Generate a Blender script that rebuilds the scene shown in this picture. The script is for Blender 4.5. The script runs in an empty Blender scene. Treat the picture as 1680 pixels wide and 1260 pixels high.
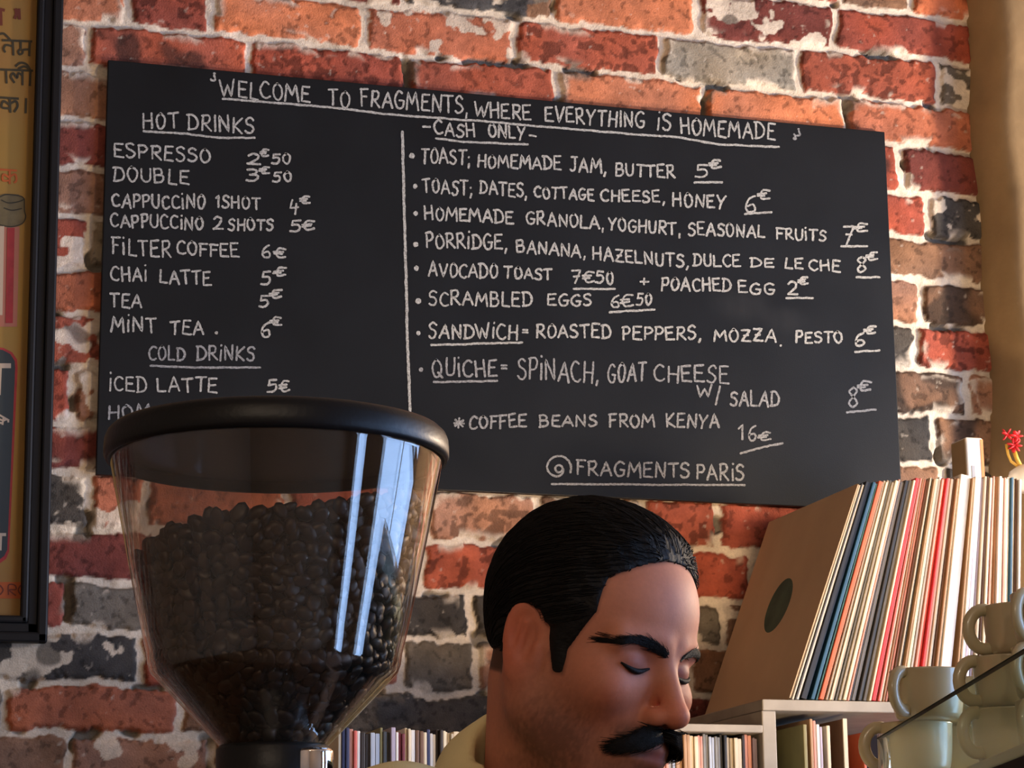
import bpy, bmesh, math, random
import numpy as np
from mathutils import Vector, Matrix

SC = bpy.context.scene
COL = SC.collection
PI = math.pi

# ------------------------------------------------------------------ camera
F_PX = 4000.0                       # focal length in pixels of the 1680 px wide frame
YAW, PITCH, ROLL = 0.29332, 0.22931, -0.01029
CAM = Vector((-0.39999, -3.31217, 1.34811))
FW = Vector((math.sin(YAW)*math.cos(PITCH), math.cos(YAW)*math.cos(PITCH), math.sin(PITCH)))
_r = Vector((math.cos(YAW), -math.sin(YAW), 0.0)); _u = _r.cross(FW)
RT = _r*math.cos(ROLL) + _u*math.sin(ROLL)
UP = -_r*math.sin(ROLL) + _u*math.cos(ROLL)
cam_d = bpy.data.cameras.new('camera'); cam = bpy.data.objects.new('camera', cam_d); COL.objects.link(cam)
cam_d.sensor_fit = 'HORIZONTAL'; cam_d.sensor_width = 36.0; cam_d.lens = 36.0*F_PX/1680.0
cam_d.clip_start = 0.02; cam_d.clip_end = 60
m = Matrix((RT, UP, -FW)).transposed().to_4x4(); m.translation = CAM
cam.matrix_world = m
SC.camera = cam

# ------------------------------------------------------------------ world, lights, exposure
SC.view_settings.view_transform = 'Standard'
SC.view_settings.look = 'None'
SC.view_settings.gamma = 1.0
SC.view_settings.use_curve_mapping = False
SC.view_settings.exposure = -0.12
w = bpy.data.worlds.new('sky'); SC.world = w; w.use_nodes = True
bg = w.node_tree.nodes['Background']
bg.inputs['Color'].default_value = (0.38, 0.58, 1.0, 1); bg.inputs['Strength'].default_value = 13.5

def light(name, kind, loc, energy, color, size=0.1, target=None, size_y=None, spot=None, blend=0.5):
    d = bpy.data.lights.new(name, kind); d.energy = energy; d.color = color
    if kind == 'AREA':
        d.size = size
        if size_y: d.shape = 'RECTANGLE'; d.size_y = size_y
    elif kind in ('POINT', 'SPOT'):
        d.shadow_soft_size = size
        if kind == 'SPOT': d.spot_size = spot; d.spot_blend = blend
    o = bpy.data.objects.new(name, d); COL.objects.link(o); o.location = loc
    if target is not None:
        o.rotation_euler = (Vector(target)-Vector(loc)).to_track_quat('-Z', 'Y').to_euler()
    return o
WARM = (1.0, 0.70, 0.42); WARMER = (1.0, 0.80, 0.58)
WIN = [(-5.4, -4.6), (-3.45, -1.2)]          # y ranges of the two windows in the right wall
WZ0, WZ1, WX = 0.12, 2.9, 3.2
for i, (a, b) in enumerate(WIN):
    p = light('daylight_portal', 'AREA', (WX+0.02, (a+b)/2, (WZ0+WZ1)/2), 1, (1, 1, 1), b-a, (0, (a+b)/2, (WZ0+WZ1)/2), WZ1-WZ0)
    p.data.cycles.is_portal = True
    p.rotation_euler = (0, PI/2, 0); p.data.size = WZ1-WZ0; p.data.size_y = b-a
# light: the warm lamp in the corner right of the pilaster, the counter lamp that washes the wall, the bulbs behind the viewer
LAMP_CORNER = Vector((2.25, -0.75, 2.05))
light('corner_lamp_light', 'POINT', LAMP_CORNER, 170, WARMER, 0.06)
light('shelf_lamp_light', 'POINT', (1.335, -0.47, 2.0), 1.5, WARMER, 0.03)
LAMP_WASH = Vector((0.80, -1.02, 1.42))
light('counter_lamp_light', 'SPOT', LAMP_WASH, 46, WARM, 0.05, (0.62, 0, 2.62), spot=math.radians(95), blend=0.9)
BULBS = [(-1.15, -4.0, 2.60), (-0.55, -4.4, 2.62), (1.5, -4.4, 2.5)]
for b, e in zip(BULBS, (33, 29, 0.5)):
    light('pendant_light', 'POINT', b, e, (1.0, 0.80, 0.60), 0.035)

# ------------------------------------------------------------------ helpers
def ray(px, py):
    return FW + RT*((px-840.0)/F_PX) - UP*((py-630.0)/F_PX)
def at(px, py, d):                  # the point seen at a pixel, d metres down the optical axis
    return CAM + ray(px, py)*d
def on_y(px, py, y):                # ... on the vertical plane parallel to the brick wall
    r = ray(px, py); return CAM + r*((y-CAM.y)/r.y)
def px_of(v):
    d = Vector(v)-CAM; z = d.dot(FW); return 840+F_PX*d.dot(RT)/z, 630-F_PX*d.dot(UP)/z
def lin(c):
    return tuple(((x/255.0)/12.92 if x/255.0 <= 0.04045 else ((x/255.0+0.055)/1.055)**2.4) for x in c)

MATS = {}
def mat(name, color=(0.5, 0.5, 0.5), rough=0.6, metal=0.0, noise=0.0, nscale=20.0, bump=0.0, bscale=60.0, attr=None,
        emit=None, estr=0.0, spec=0.5, coat=0.0, color2=None, stretch=None, rnoise=0.0):
    if name in MATS: return MATS[name]
    M = bpy.data.materials.new(name); M.use_nodes = True; nt = M.node_tree; N = nt.nodes; L = nt.links
    B = N['Principled BSDF']
    B.inputs['Roughness'].default_value = rough; B.inputs['Metallic'].default_value = metal
    B.inputs['Specular IOR Level'].default_value = spec
    if coat: B.inputs['Coat Weight'].default_value = coat; B.inputs['Coat Roughness'].default_value = 0.1
    tc = N.new('ShaderNodeTexCoord'); mp = N.new('ShaderNodeMapping'); L.new(tc.outputs['Object'], mp.inputs['Vector'])
    if stretch: mp.inputs['Scale'].default_value = stretch
    csock = None
    if attr:
        a = N.new('ShaderNodeAttribute'); a.attribute_name = attr; csock = a.outputs['Color']
    if noise > 0 or color2:
        n = N.new('ShaderNodeTexNoise'); n.inputs['Scale'].default_value = nscale; n.inputs['Detail'].default_value = 6
        L.new(mp.outputs['Vector'], n.inputs['Vector'])
        if color2:
            r = N.new('ShaderNodeValToRGB'); r.color_ramp.elements[0].position = 0.36; r.color_ramp.elements[1].position = 0.64
            r.color_ramp.elements[0].color = (*color, 1); r.color_ramp.elements[1].color = (*color2, 1)
            L.new(n.outputs['Fac'], r.inputs['Fac']); csock = r.outputs['Color']
        if noise > 0:
            mr = N.new('ShaderNodeMapRange'); mr.inputs['From Min'].default_value = 0.25; mr.inputs['From Max'].default_value = 0.75
            mr.inputs['To Min'].default_value = 1-noise; mr.inputs['To Max'].default_value = 1+noise
            L.new(n.outputs['Fac'], mr.inputs['Value'])
            vm = N.new('ShaderNodeVectorMath'); vm.operation = 'SCALE'
            if csock: L.new(csock, vm.inputs[0])
            else: vm.inputs[0].default_value = color
            L.new(mr.outputs['Result'], vm.inputs['Scale']); csock = vm.outputs['Vector']
    if csock: L.new(csock, B.inputs['Base Color'])
    else: B.inputs['Base Color'].default_value = (*color, 1)
    if bump > 0:
        n2 = N.new('ShaderNodeTexNoise'); n2.inputs['Scale'].default_value = bscale; n2.inputs['Detail'].default_value = 5
        L.new(mp.outputs['Vector'], n2.inputs['Vector'])
        bp = N.new('ShaderNodeBump'); bp.inputs['Strength'].default_value = bump; bp.inputs['Distance'].default_value = 0.004
        L.new(n2.outputs['Fac'], bp.inputs['Height']); L.new(bp.outputs['Normal'], B.inputs['Normal'])
    if rnoise > 0:
        n3 = N.new('ShaderNodeTexNoise'); n3.inputs['Scale'].default_value = nscale*0.7; L.new(mp.outputs['Vector'], n3.inputs['Vector'])
        mr3 = N.new('ShaderNodeMapRange'); mr3.inputs['To Min'].default_value = max(0.02, rough-rnoise); mr3.inputs['To Max'].default_value = rough+rnoise
        L.new(n3.outputs['Fac'], mr3.inputs['Value']); L.new(mr3.outputs['Result'], B.inputs['Roughness'])
    if emit:
        B.inputs['Emission Color'].default_value = (*emit, 1); B.inputs['Emission Strength'].default_value = estr
    MATS[name] = M; return M

def clear_mat(name, tint, ior=1.49, rough=0.0, gloss=(1, 1, 1), grime=0.0, edge=1.0):
    """clear plastic or glass sheet: Fresnel reflection over straight, tinted transmission"""
    if name in MATS: return MATS[name]
    M = bpy.data.materials.new(name); M.use_nodes = True; nt = M.node_tree; N = nt.nodes; L = nt.links
    N.remove(N['Principled BSDF']); out = N['Material Output']
    ge = N.new('ShaderNodeNewGeometry'); dt = N.new('ShaderNodeVectorMath'); dt.operation = 'DOT_PRODUCT'
    L.new(ge.outputs['Normal'], dt.inputs[0]); L.new(ge.outputs['Incoming'], dt.inputs[1])
    ab = N.new('ShaderNodeMath'); ab.operation = 'ABSOLUTE'; L.new(dt.outputs['Value'], ab.inputs[0])
    iv = N.new('ShaderNodeMath'); iv.operation = 'SUBTRACT'; iv.inputs[0].default_value = 1.0; L.new(ab.outputs[0], iv.inputs[1])
    pw = N.new('ShaderNodeMath'); pw.operation = 'POWER'; pw.inputs[1].default_value = 5.0; L.new(iv.outputs[0], pw.inputs[0])
    f0 = ((ior-1)/(ior+1))**2           # Schlick's Fresnel, the same from both sides of the sheet
    fr = N.new('ShaderNodeMath'); fr.operation = 'MULTIPLY_ADD'; fr.inputs[1].default_value = edge-f0; fr.inputs[2].default_value = f0; L.new(pw.outputs[0], fr.inputs[0])
    t = N.new('ShaderNodeBsdfTransparent'); t.inputs['Color'].default_value = (*tint, 1)
    g = N.new('ShaderNodeBsdfGlossy'); g.inputs['Roughness'].default_value = rough; g.inputs['Color'].default_value = (*gloss, 1)
    mx = N.new('ShaderNodeMixShader'); L.new(fr.outputs[0], mx.inputs[0]); L.new(t.outputs[0], mx.inputs[1]); L.new(g.outputs[0], mx.inputs[2])
    last = mx.outputs[0]
    if grime > 0:
        df = N.new('ShaderNodeBsdfDiffuse'); df.inputs['Color'].default_value = (0.5, 0.48, 0.42, 1)
        m2 = N.new('ShaderNodeMixShader'); m2.inputs[0].default_value = grime
        L.new(last, m2.inputs[1]); L.new(df.outputs[0], m2.inputs[2]); last = m2.outputs[0]
    L.new(last, out.inputs['Surface'])
    MATS[name] = M; return M

def link(name, me, material=None, parent=None, smooth=True):
    o = bpy.data.objects.new(name, me); COL.objects.link(o)
    if material is not None:
        if isinstance(material, (list, tuple)):
            for x in material: me.materials.append(x)
        else: me.materials.append(material)
    if smooth and len(me.polygons):
        me.polygons.foreach_set('use_smooth', [True]*len(me.polygons))
    if parent is not None: o.parent = parent
    return o
def pydata(name, verts, faces, material=None, parent=None, smooth=False):
    me = bpy.data.meshes.new(name); me.from_pydata([tuple(v) for v in verts], [], [tuple(f) for f in faces]); me.update()
    return link(name, me, material, parent, smooth)
def from_bm(name, bm, material=None, parent=None, smooth=False):
    me = bpy.data.meshes.new(name); bm.normal_update(); bm.to_mesh(me); bm.free()
    return link(name, me, material, parent, smooth)
def tag(o, label, cat, group=None, kind=None):
    o['label'] = label; o['category'] = cat
    if group: o['group'] = group
    if kind: o['kind'] = kind
    return o
def struct(o): o['kind'] = 'structure'; return o
def thing(name, label, cat, loc=(0, 0, 0), rot=(0, 0, 0), group=None):
    o = bpy.data.objects.new(name, None); COL.objects.link(o); o.location = loc; o.rotation_euler = rot
    o.empty_display_size = 0.05
    return tag(o, label, cat, group)
def copy_tree(root):
    r = root.copy(); COL.objects.link(r)
    for ch in root.children:
        c = ch.copy(); COL.objects.link(c); c.parent = r
        for g in ch.children:
            d = g.copy(); COL.objects.link(d); d.parent = c
    return r
def box_bm(bm, c, s, rot=None, bevel=0.0):
    """box by centre and full size"""
    r = bmesh.ops.create_cube(bm, size=1.0)
    M4 = Matrix.Translation(c) @ (rot.to_4x4() if rot else Matrix.Identity(4)) @ Matrix.Diagonal((s[0], s[1], s[2], 1))
    bmesh.ops.transform(bm, matrix=M4, verts=r['verts'])
    if bevel > 0:
        es = list({e for v in r['verts'] for e in v.link_edges})
        bmesh.ops.bevel(bm, geom=es, offset=bevel, segments=2, affect='EDGES', profile=0.5)
def box(name, c, s, material, parent=None, bevel=0.0, rot=None):
    bm = bmesh.new(); box_bm(bm, c, s, rot, bevel); return from_bm(name, bm, material, parent)
def lathe_bm(bm, prof, seg=64, close=False, M4=None):
    rings = []
    for r, z in prof:
        if r < 1e-6: rings.append([bm.verts.new((0, 0, z))])
        else: rings.append([bm.verts.new((r*math.cos(2*PI*i/seg), r*math.sin(2*PI*i/seg), z)) for i in range(seg)])
    pairs = list(zip(rings[:-1], rings[1:])) + ([(rings[-1], rings[0])] if close else [])
    for a, b in pairs:
        for i in range(seg):
            j = (i+1) % seg
            if len(a) == 1 and len(b) == 1: continue
            if len(a) == 1: bm.faces.new((a[0], b[i], b[j]))
            elif len(b) == 1: bm.faces.new((a[i], a[j], b[0]))
            else: bm.faces.new((a[i], a[j], b[j], b[i]))
    if M4 is not None:
        bmesh.ops.transform(bm, matrix=M4, verts=[v for r in rings for v in r])
def lathe(name, prof, material, parent=None, seg=64, close=False, smooth=True):
    bm = bmesh.new(); lathe_bm(bm, prof, seg, close); bmesh.ops.recalc_face_normals(bm, faces=bm.faces[:])
    return from_bm(name, bm, material, parent, smooth)
def tube_bm(bm, pts, rad, seg=10, closed=False, flat=1.0):
    pts = [Vector(p) for p in pts]; n = len(pts); rings = []
    up = Vector((0, 0, 1))
    prev = None
    for i, p in enumerate(pts):
        if closed: t = pts[(i+1) % n]-pts[i-1]
        else: t = pts[min(i+1, n-1)]-pts[max(i-1, 0)]
        t.normalize()
        if prev is None:
            a = t.cross(up) if abs(t.dot(up)) < 0.95 else t.cross(Vector((1, 0, 0)))
        else: a = prev - t*prev.dot(t)
        a.normalize(); prev = a; b = t.cross(a)
        r = rad[i] if isinstance(rad, (list, tuple)) else rad
        rings.append([bm.verts.new(p + a*(r*math.cos(2*PI*k/seg)) + b*(r*flat*math.sin(2*PI*k/seg))) for k in range(seg)])
    for i in range(n if closed else n-1):
        A, B = rings[i], rings[(i+1) % n]
        for k in range(seg):
            bm.faces.new((A[k], A[(k+1) % seg], B[(k+1) % seg], B[k]))
    if not closed:
        bm.faces.new(rings[0][::-1]); bm.faces.new(rings[-1])
def tube(name, pts, rad, material, parent=None, seg=10, closed=False, flat=1.0):
    bm = bmesh.new(); tube_bm(bm, pts, rad, seg, closed, flat); bmesh.ops.recalc_face_normals(bm, faces=bm.faces[:])
    return from_bm(name, bm, material, parent, True)

# value noise on numpy arrays
def _h2(ix, iz, seed):
    n = (ix.astype(np.int64)*374761393 + iz.astype(np.int64)*668265263 + seed*974634541) & 0xffffffff
    n = ((n ^ (n >> 13))*1274126177) & 0xffffffff
    return ((n ^ (n >> 16)) & 0xffff)/65535.0
def vnoise(x, z, scale, seed=0, octv=1):
    tot = 0; amp = 1; s = 0
    for o in range(octv):
        ca, sa = math.cos(0.7+1.9*o+seed), math.sin(0.7+1.9*o+seed)
        X = (x*ca-z*sa)/scale; Z = (x*sa+z*ca)/scale; ix = np.floor(X); iz = np.floor(Z); fx = X-ix; fz = Z-iz
        fx = fx*fx*(3-2*fx); fz = fz*fz*(3-2*fz)
        v = (_h2(ix, iz, seed+o)*(1-fx)+_h2(ix+1, iz, seed+o)*fx)*(1-fz) + (_h2(ix, iz+1, seed+o)*(1-fx)+_h2(ix+1, iz+1, seed+o)*fx)*fz
        tot = tot+amp*v; s += amp; amp *= 0.55; scale *= 0.5
    return tot/s
def sstep(a, b, x):
    t = np.clip((x-a)/(b-a), 0, 1); return t*t*(3-2*t)
def set_colors(me, cols, name='col'):
    a = me.color_attributes.new(name, 'FLOAT_COLOR', 'POINT')
    c = np.ones((len(me.vertices), 4), np.float32); c[:, :3] = cols
    a.data.foreach_set('color', c.ravel())
def grid_mesh(name, X, Y, Z):
    """X, Y, Z are (nz, nx) arrays; faces look toward -y when x grows right and z grows up"""
    nz, nx = X.shape
    me = bpy.data.meshes.new(name); me.vertices.add(nz*nx)
    me.vertices.foreach_set('co', np.stack([X, Y, Z], -1).astype(np.float32).ravel())
    i = np.arange(nz*nx).reshape(nz, nx)
    f = np.stack([i[:-1, :-1], i[:-1, 1:], i[1:, 1:], i[1:, :-1]], -1).reshape(-1, 4)
    nf = len(f); me.loops.add(nf*4); me.loops.foreach_set('vertex_index', f.astype(np.int32).ravel())
    me.polygons.add(nf); me.polygons.foreach_set('loop_start', (np.arange(nf)*4).astype(np.int32))
    me.polygons.foreach_set('loop_total', np.full(nf, 4, np.int32)); me.update(calc_edges=True)
    return me

# ------------------------------------------------------------------ the brick wall
ROWS = [1.99+z for z in (0.809, 0.733, 0.6585, 0.584, 0.5105, 0.440, 0.369, 0.2945, 0.226, 0.153, 0.076, 0.0075, -0.0695, -0.1435, -0.211, -0.2845, -0.351)]
# visible bricks: course -> list of (left px, right px, colour, marks); colours are the bricks' own
OR = (172, 92, 56); OR2 = (186, 106, 64); RD = (146, 64, 44); RD2 = (158, 74, 48); DR = (112, 50, 40); DK = (66, 62, 58); GB = (138, 126, 106)
BR = (122, 88, 64); GG = (104, 94, 80); PK = (150, 104, 78)
BRICKS = {
 0: [(860, 905, BR, 'w'), (905, 1140, OR2, ''), (1145, 1368, DR, 'w'), (1370, 1592, RD, ''), (662, 880, DK, 'w'), (430, 660, DR, '')],
 1: [(-60, 210, OR2, ''), (212, 345, RD, 'd'), (348, 596, OR2, ''), (598, 846, OR, 'w'), (848, 1082, RD2, 'd'), (1084, 1309, GB, ''), (1311, 1534, RD2, 'd'), (1537, 1680, GG, 'w')],
 2: [(60, 144, PK, 'w'), (145, 405, RD2, 'k'), (407, 665, RD, 'd'), (667, 913, RD2, ''), (915, 1153, OR2, ''), (1155, 1387, OR2, ''), (1389, 1640, OR, '')],
 3: [(60, 215, PK, ''), (1380, 1475, RD, 'k'), (1480, 1640, DR, '')],
 4: [(60, 220, DR, ''), (1420, 1519, RD, ''), (1522, 1640, DK, 'w')],
 5: [(60, 220, PK, ''), (1410, 1640, BR, '')],
 6: [(60, 145, RD, 'w'), (147, 240, GB, 'w'), (1410, 1508, PK, ''), (1510, 1680, BR, 'k')],
 7: [(40, 250, OR, ''), (1410, 1502, DK, ''), (1504, 1690, RD, 'd')],
 8: [(40, 250, RD2, 'w'), (1410, 1583, BR, 'k'), (1585, 1700, PK, '')],
 9: [(40, 118, RD, ''), (119, 260, PK, 'w'), (1420, 1531, DK, ''), (1533, 1700, BR, 'k')],
 10: [(30, 260, DR, ''), (700, 880, PK, ''), (1460, 1540, BR, ''), (1545, 1720, DK, '')],
 11: [(30, 146, DK, 'w'), (148, 238, OR, 'w'), (240, 470, OR, ''), (472, 700, RD2, ''), (702, 880, PK, 'd'), (882, 1050, BR, ''), (1052, 1174, RD2, 'd'), (1176, 1400, RD, '')],
 12: [(0, 250, DR, ''), (252, 480, RD, ''), (482, 690, RD, ''), (692, 850, RD2, 'd'), (852, 1010, BR, ''), (1012, 1235, RD, ''), (1237, 1460, DR, '')],
 13: [(-20, 110, RD, ''), (111, 300, GG, ''), (302, 520, RD, ''), (640, 768, DK, ''), (772, 900, DK, ''), (902, 1120, RD, ''), (1140, 1184, GG, ''), (1186, 1400, BR, 'w')],
 14: [(-40, 226, DK, 'w'), (228, 420, RD2, ''), (422, 660, OR, ''), (662, 778, GG, ''), (780, 900, PK, ''), (902, 1130, RD, ''), (1132, 1210, BR, ''), (1212, 1400, BR, 'w')],
 15: [(-60, 6, GG, ''), (8, 290, OR, ''), (292, 480, BR, ''), (482, 700, GG, ''), (600, 822, DK, ''), (824, 1000, RD, ''), (1002, 1110, PK, ''), (1112, 1300, DR, '')],
 16: [(-60, 110, BR, ''), (112, 345, PK, 'w'), (347, 560, BR, ''), (562, 800, RD, ''), (802, 1050, RD2, ''), (1052, 1280, BR, '')],
}
rng = random.Random(7)
course = 0.0735
zr = list(ROWS)
while zr[0] < 3.35: zr.insert(0, zr[0]+course)
top_extra = len(zr)-len(ROWS)
while zr[-1] > -0.05: zr.append(zr[-1]-course)
PAL = [OR, OR2, RD, RD2, DR, DK, GB, BR, GG, PK]
bricks = []                         # x0, x1, z0, z1, colour, marks
XW0, XW1 = -2.5, 3.2
for k in range(len(zr)-1):
    z1, z0 = zr[k], zr[k+1]; zc = (z0+z1)/2
    row = []
    for (a, b, c, mk) in BRICKS.get(k-top_extra, []):
        def X(px):
            x = 0.5
            for _ in range(6):      # the point of this course seen at column px
                u, v = px_of((x, 0, zc)); u2, _v = px_of((x+0.01, 0, zc)); x += (px-u)/((u2-u)/0.01)
            return x
        row.append((X(a), X(b), c, mk))
    row.sort()
    def fill(a, b):
        x = a
        while x < b-0.02:
            wd = 0.23 if rng.random() < 0.6 else 0.118
            if b-x-wd < 0.06: wd = b-x
            row.append((x, min(b, x+wd), rng.choice(PAL), rng.choice(['', '', 'd', 'w']))); x += wd
    gaps = []; x = XW0-rng.random()*0.2
    for r in list(row):
        if r[0]-x > 0.02: gaps.append((x, r[0]))
        x = max(x, r[1])
    gaps.append((x, XW1+0.05))
    for g in gaps: fill(*g)
    for r in row: bricks.append((r[0], r[1], z0, z1, r[2], r[3]))

fx0, fx1, fz0, fz1, st = -0.30, 1.62, 1.50, 2.82, 0.0023
xs = np.unique(np.round(np.concatenate([np.arange(XW0, fx0, 0.012), np.arange(fx0, fx1, st), np.arange(fx1, XW1+0.02, 0.012)]), 5))
zs = np.unique(np.round(np.concatenate([np.arange(0, fz0, 0.012), np.arange(fz0, fz1, st), np.arange(fz1, 3.22, 0.012)]), 5))
GX, GZ = np.meshgrid(xs, zs)
wx = GX + 0.007*(vnoise(GX, GZ, 0.05, 1)-0.5) + 0.0065*(vnoise(GX, GZ, 0.017, 2)-0.5) + 0.004*(vnoise(GX, GZ, 0.006, 22)-0.5)
wz = GZ + 0.009*(vnoise(GX, GZ, 0.07, 3)-0.5) + 0.0065*(vnoise(GX, GZ, 0.016, 4)-0.5) + 0.004*(vnoise(GX, GZ, 0.006, 24)-0.5)
n_f = vnoise(GX, GZ, 0.010, 5, 2); n_m = vnoise(GX, GZ, 0.035, 6, 3); n_l = vnoise(GX, GZ, 0.3, 7, 2); n_s = vnoise(GX, GZ, 0.0055, 8)
H = 0.0015*(n_f-0.5) + 0.004*(n_m-0.5)*1.2
mort = np.array(lin((214, 201, 182)))
CC = mort[None, None, :]*(0.62+0.55*n_m[..., None]*(0.6+0.7*n_f[..., None]))
tint = sstep(0.55, 0.75, n_l)[..., None]
CC = CC*(1-0.25*tint*np.array([0.1, 0.25, 0.5]))
# a few open, unpointed joints
hole = sstep(0.66, 0.72, vnoise(GX, GZ, 0.05, 31, 2))
H = H - 0.010*hole; CC = CC*(1-0.7*hole[..., None])
for bi, (x0, x1, z0, z1, col, mk) in enumerate(bricks):
    i0, i1 = np.searchsorted(xs, (x0-0.02, x1+0.02)); k0, k1 = np.searchsorted(zs, (z0-0.02, z1+0.02))
    if i1-i0 < 2 or k1-k0 < 2: continue
    S = np.s_[k0:k1, i0:i1]
    r_ = random.Random(bi*13+5)
    gap = 0.0036+0.0024*r_.random(); gx = 0.0032+0.0026*r_.random()
    hx, hz = (x1-x0)/2-gx, (z1-z0)/2-gap; cx, cz = (x0+x1)/2, (z0+z1)/2
    sk = 0.02*(r_.random()-0.5)
    qx = np.abs(wx[S]-cx)-hx; qz = np.abs(wz[S]-cz-sk*(wx[S]-cx))-hz
    rr = 0.004
    d = np.hypot(np.maximum(qx+rr, 0), np.maximum(qz+rr, 0))+np.minimum(np.maximum(qx+rr, qz+rr), 0)-rr
    # lime smeared over the edges
    smear = sstep(0.635, 0.665, vnoise(GX[S]+bi*3.1, GZ[S], 0.045, 9, 2))*(1-sstep(0.0, 0.016, -d))
    if 'w' in mk: smear = np.maximum(smear, sstep(0.59, 0.615, vnoise(GX[S]+bi, GZ[S], 0.035, 10, 3))*0.95)
    inside = sstep(0.0012, -0.0014, d)
    a = inside*(1-0.93*smear)
    prot = 0.0045+0.004*r_.random()
    H[S] = np.maximum(H[S]*(1-inside)+inside*(prot*sstep(0.0, 0.006, -d)**0.6+0.0016*(n_m[S]-0.5)+0.0006*(n_f[S]-0.5)), H[S])
    base = np.array(lin(col))*(0.84+0.30*r_.random()); base = base*0.85+0.15*(base@np.array([0.3, 0.5, 0.2]))*np.array([1.05, 1.0, 0.90])
    t = (n_m[S]-0.5)[..., None]
    c = base[None, None, :]*(1+0.75*t)*(1+0.35*(n_f[S]-0.5)[..., None])
    c = c*(1+np.array([0.10, 0.0, -0.15])*2*(vnoise(GX[S]+bi*1.7, GZ[S], 0.06, 12)-0.5)[..., None])
    sp = sstep(0.66, 0.70, vnoise(GX[S]+bi*0.7, GZ[S], 0.009, 14, 2))*0.42        # iron spots and pits
    if 'd' in mk: sp = np.maximum(sp, sstep(0.61, 0.65, vnoise(GX[S]+bi*0.3, GZ[S], 0.014, 15, 2))*0.55)
    c = c*(1-sp[..., None]); H[S] = H[S]-0.0016*sp*inside
    if 'k' in mk:                    # burnt, blackened core
        bl = sstep(0.5, 0.62, vnoise(GX[S]+bi*2.3, GZ[S], 0.06, 16, 2))[..., None]
        c = c*(1-bl*0.72)+bl*np.array([0.010, 0.010, 0.009])
    wsp = (sstep(0.80, 0.9, vnoise(GX[S]+bi*5.7, GZ[S], 0.009, 17, 2))*0.35)[..., None]
    c = c*(1-wsp)+mort*wsp*0.9
    CC[S] = CC[S]*(1-a[..., None])+c*a[..., None]
CC = np.clip(CC*1.05, 0.002, 0.9)
me = grid_mesh('wall_back', GX, -H, GZ); set_colors(me, CC.reshape(-1, 3))
wall_back = struct(link('wall_back', me, mat('brick_and_lime', rough=0.92, attr='col', noise=0.12, nscale=260, bump=0.35, bscale=420, spec=0.25)))
del GX, GZ, wx, wz, n_f, n_m, n_l, n_s, H, CC

# ------------------------------------------------------------------ the rest of the room
plaster = mat('old_plaster', lin((138, 114, 80)), 0.9, noise=0.25, nscale=9, bump=0.4, bscale=30)
pale = mat('room_paint', lin((150, 128, 104)), 0.9, noise=0.06, nscale=6)
struct(box('floor', (0.35, -3.0, -0.05), (5.9, 6.4, 0.1), mat('floor_boards', lin((110, 82, 58)), 0.6, noise=0.3, nscale=4, stretch=(1, 8, 1))))
struct(box('ceiling', (0.35, -3.0, 3.25), (5.9, 6.4, 0.1), pale))
struct(box('wall_left', (-2.55, -3.0, 1.6), (0.1, 6.4, 3.2), pale))
struct(box('wall_front', (0.35, -6.15, 1.6), (5.9, 0.1, 3.2), pale))
bm = bmesh.new()
ys = [-6.2, WIN[0][0], WIN[0][1], WIN[1][0], WIN[1][1], 0.2]
for i in range(5):
    a, b = ys[i], ys[i+1]
    if i in (1, 3):
        box_bm(bm, (WX+0.1, (a+b)/2, WZ0/2), (0.2, b-a, WZ0)); box_bm(bm, (WX+0.1, (a+b)/2, (WZ1+3.2)/2), (0.2, b-a, 3.2-WZ1))
    else: box_bm(bm, (WX+0.1, (a+b)/2, 1.6), (0.2, b-a, 3.2))
struct(from_bm('wall_right', bm, pale))
wood = mat('painted_window_wood', lin((60, 52, 46)), 0.5)
for i, (a, b) in enumerate(WIN):
    bm = bmesh.new(); c = (a+b)/2
    for y in (a+0.03, b-0.03) + ((c,) if i == 1 else ()): box_bm(bm, (WX+0.12, y, (WZ0+WZ1)/2), (0.06, 0.06, WZ1-WZ0))
    for z in (WZ0+0.03, WZ1-0.03, WZ0+1.45): box_bm(bm, (WX+0.12, c, z), (0.06, b-a, 0.05))
    wf = struct(from_bm('window_%d' % (i+1), bm, wood))
    box('window_pane', (WX+0.12, c, (WZ0+WZ1)/2), (0.004, b-a-0.1, WZ1-WZ0-0.1), clear_mat('window_glass', (0.97, 0.98, 0.98)), wf)
# plastered pilaster at the right of the wall
pxl = on_y(1583, 0, 0.0).x
bm = bmesh.new()
nzp = 80; depth = 0.085
prof = [(0.0, 0.03), (0.0, -0.012), (0.004, -0.03), (0.010, -0.055), (0.020, -0.075), (0.036, -depth), (0.12, -depth-0.004), (0.42, -depth), (0.44, -0.07), (0.445, 0.03)]
rows = []
for i in range(nzp+1):
    z = 3.2*i/nzp
    rows.append([bm.verts.new((pxl+x+0.004*(math.sin(z*9+x*30)+math.sin(z*23+1.3))*(1 if x < 0.3 else 0.3), y, z)) for x, y in prof])
for a, b in zip(rows[:-1], rows[1:]):
    for j in range(len(prof)-1): bm.faces.new((a[j], a[j+1], b[j+1], b[j]))
pil = struct(from_bm('wall_pilaster', bm, plaster, smooth=True))

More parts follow.
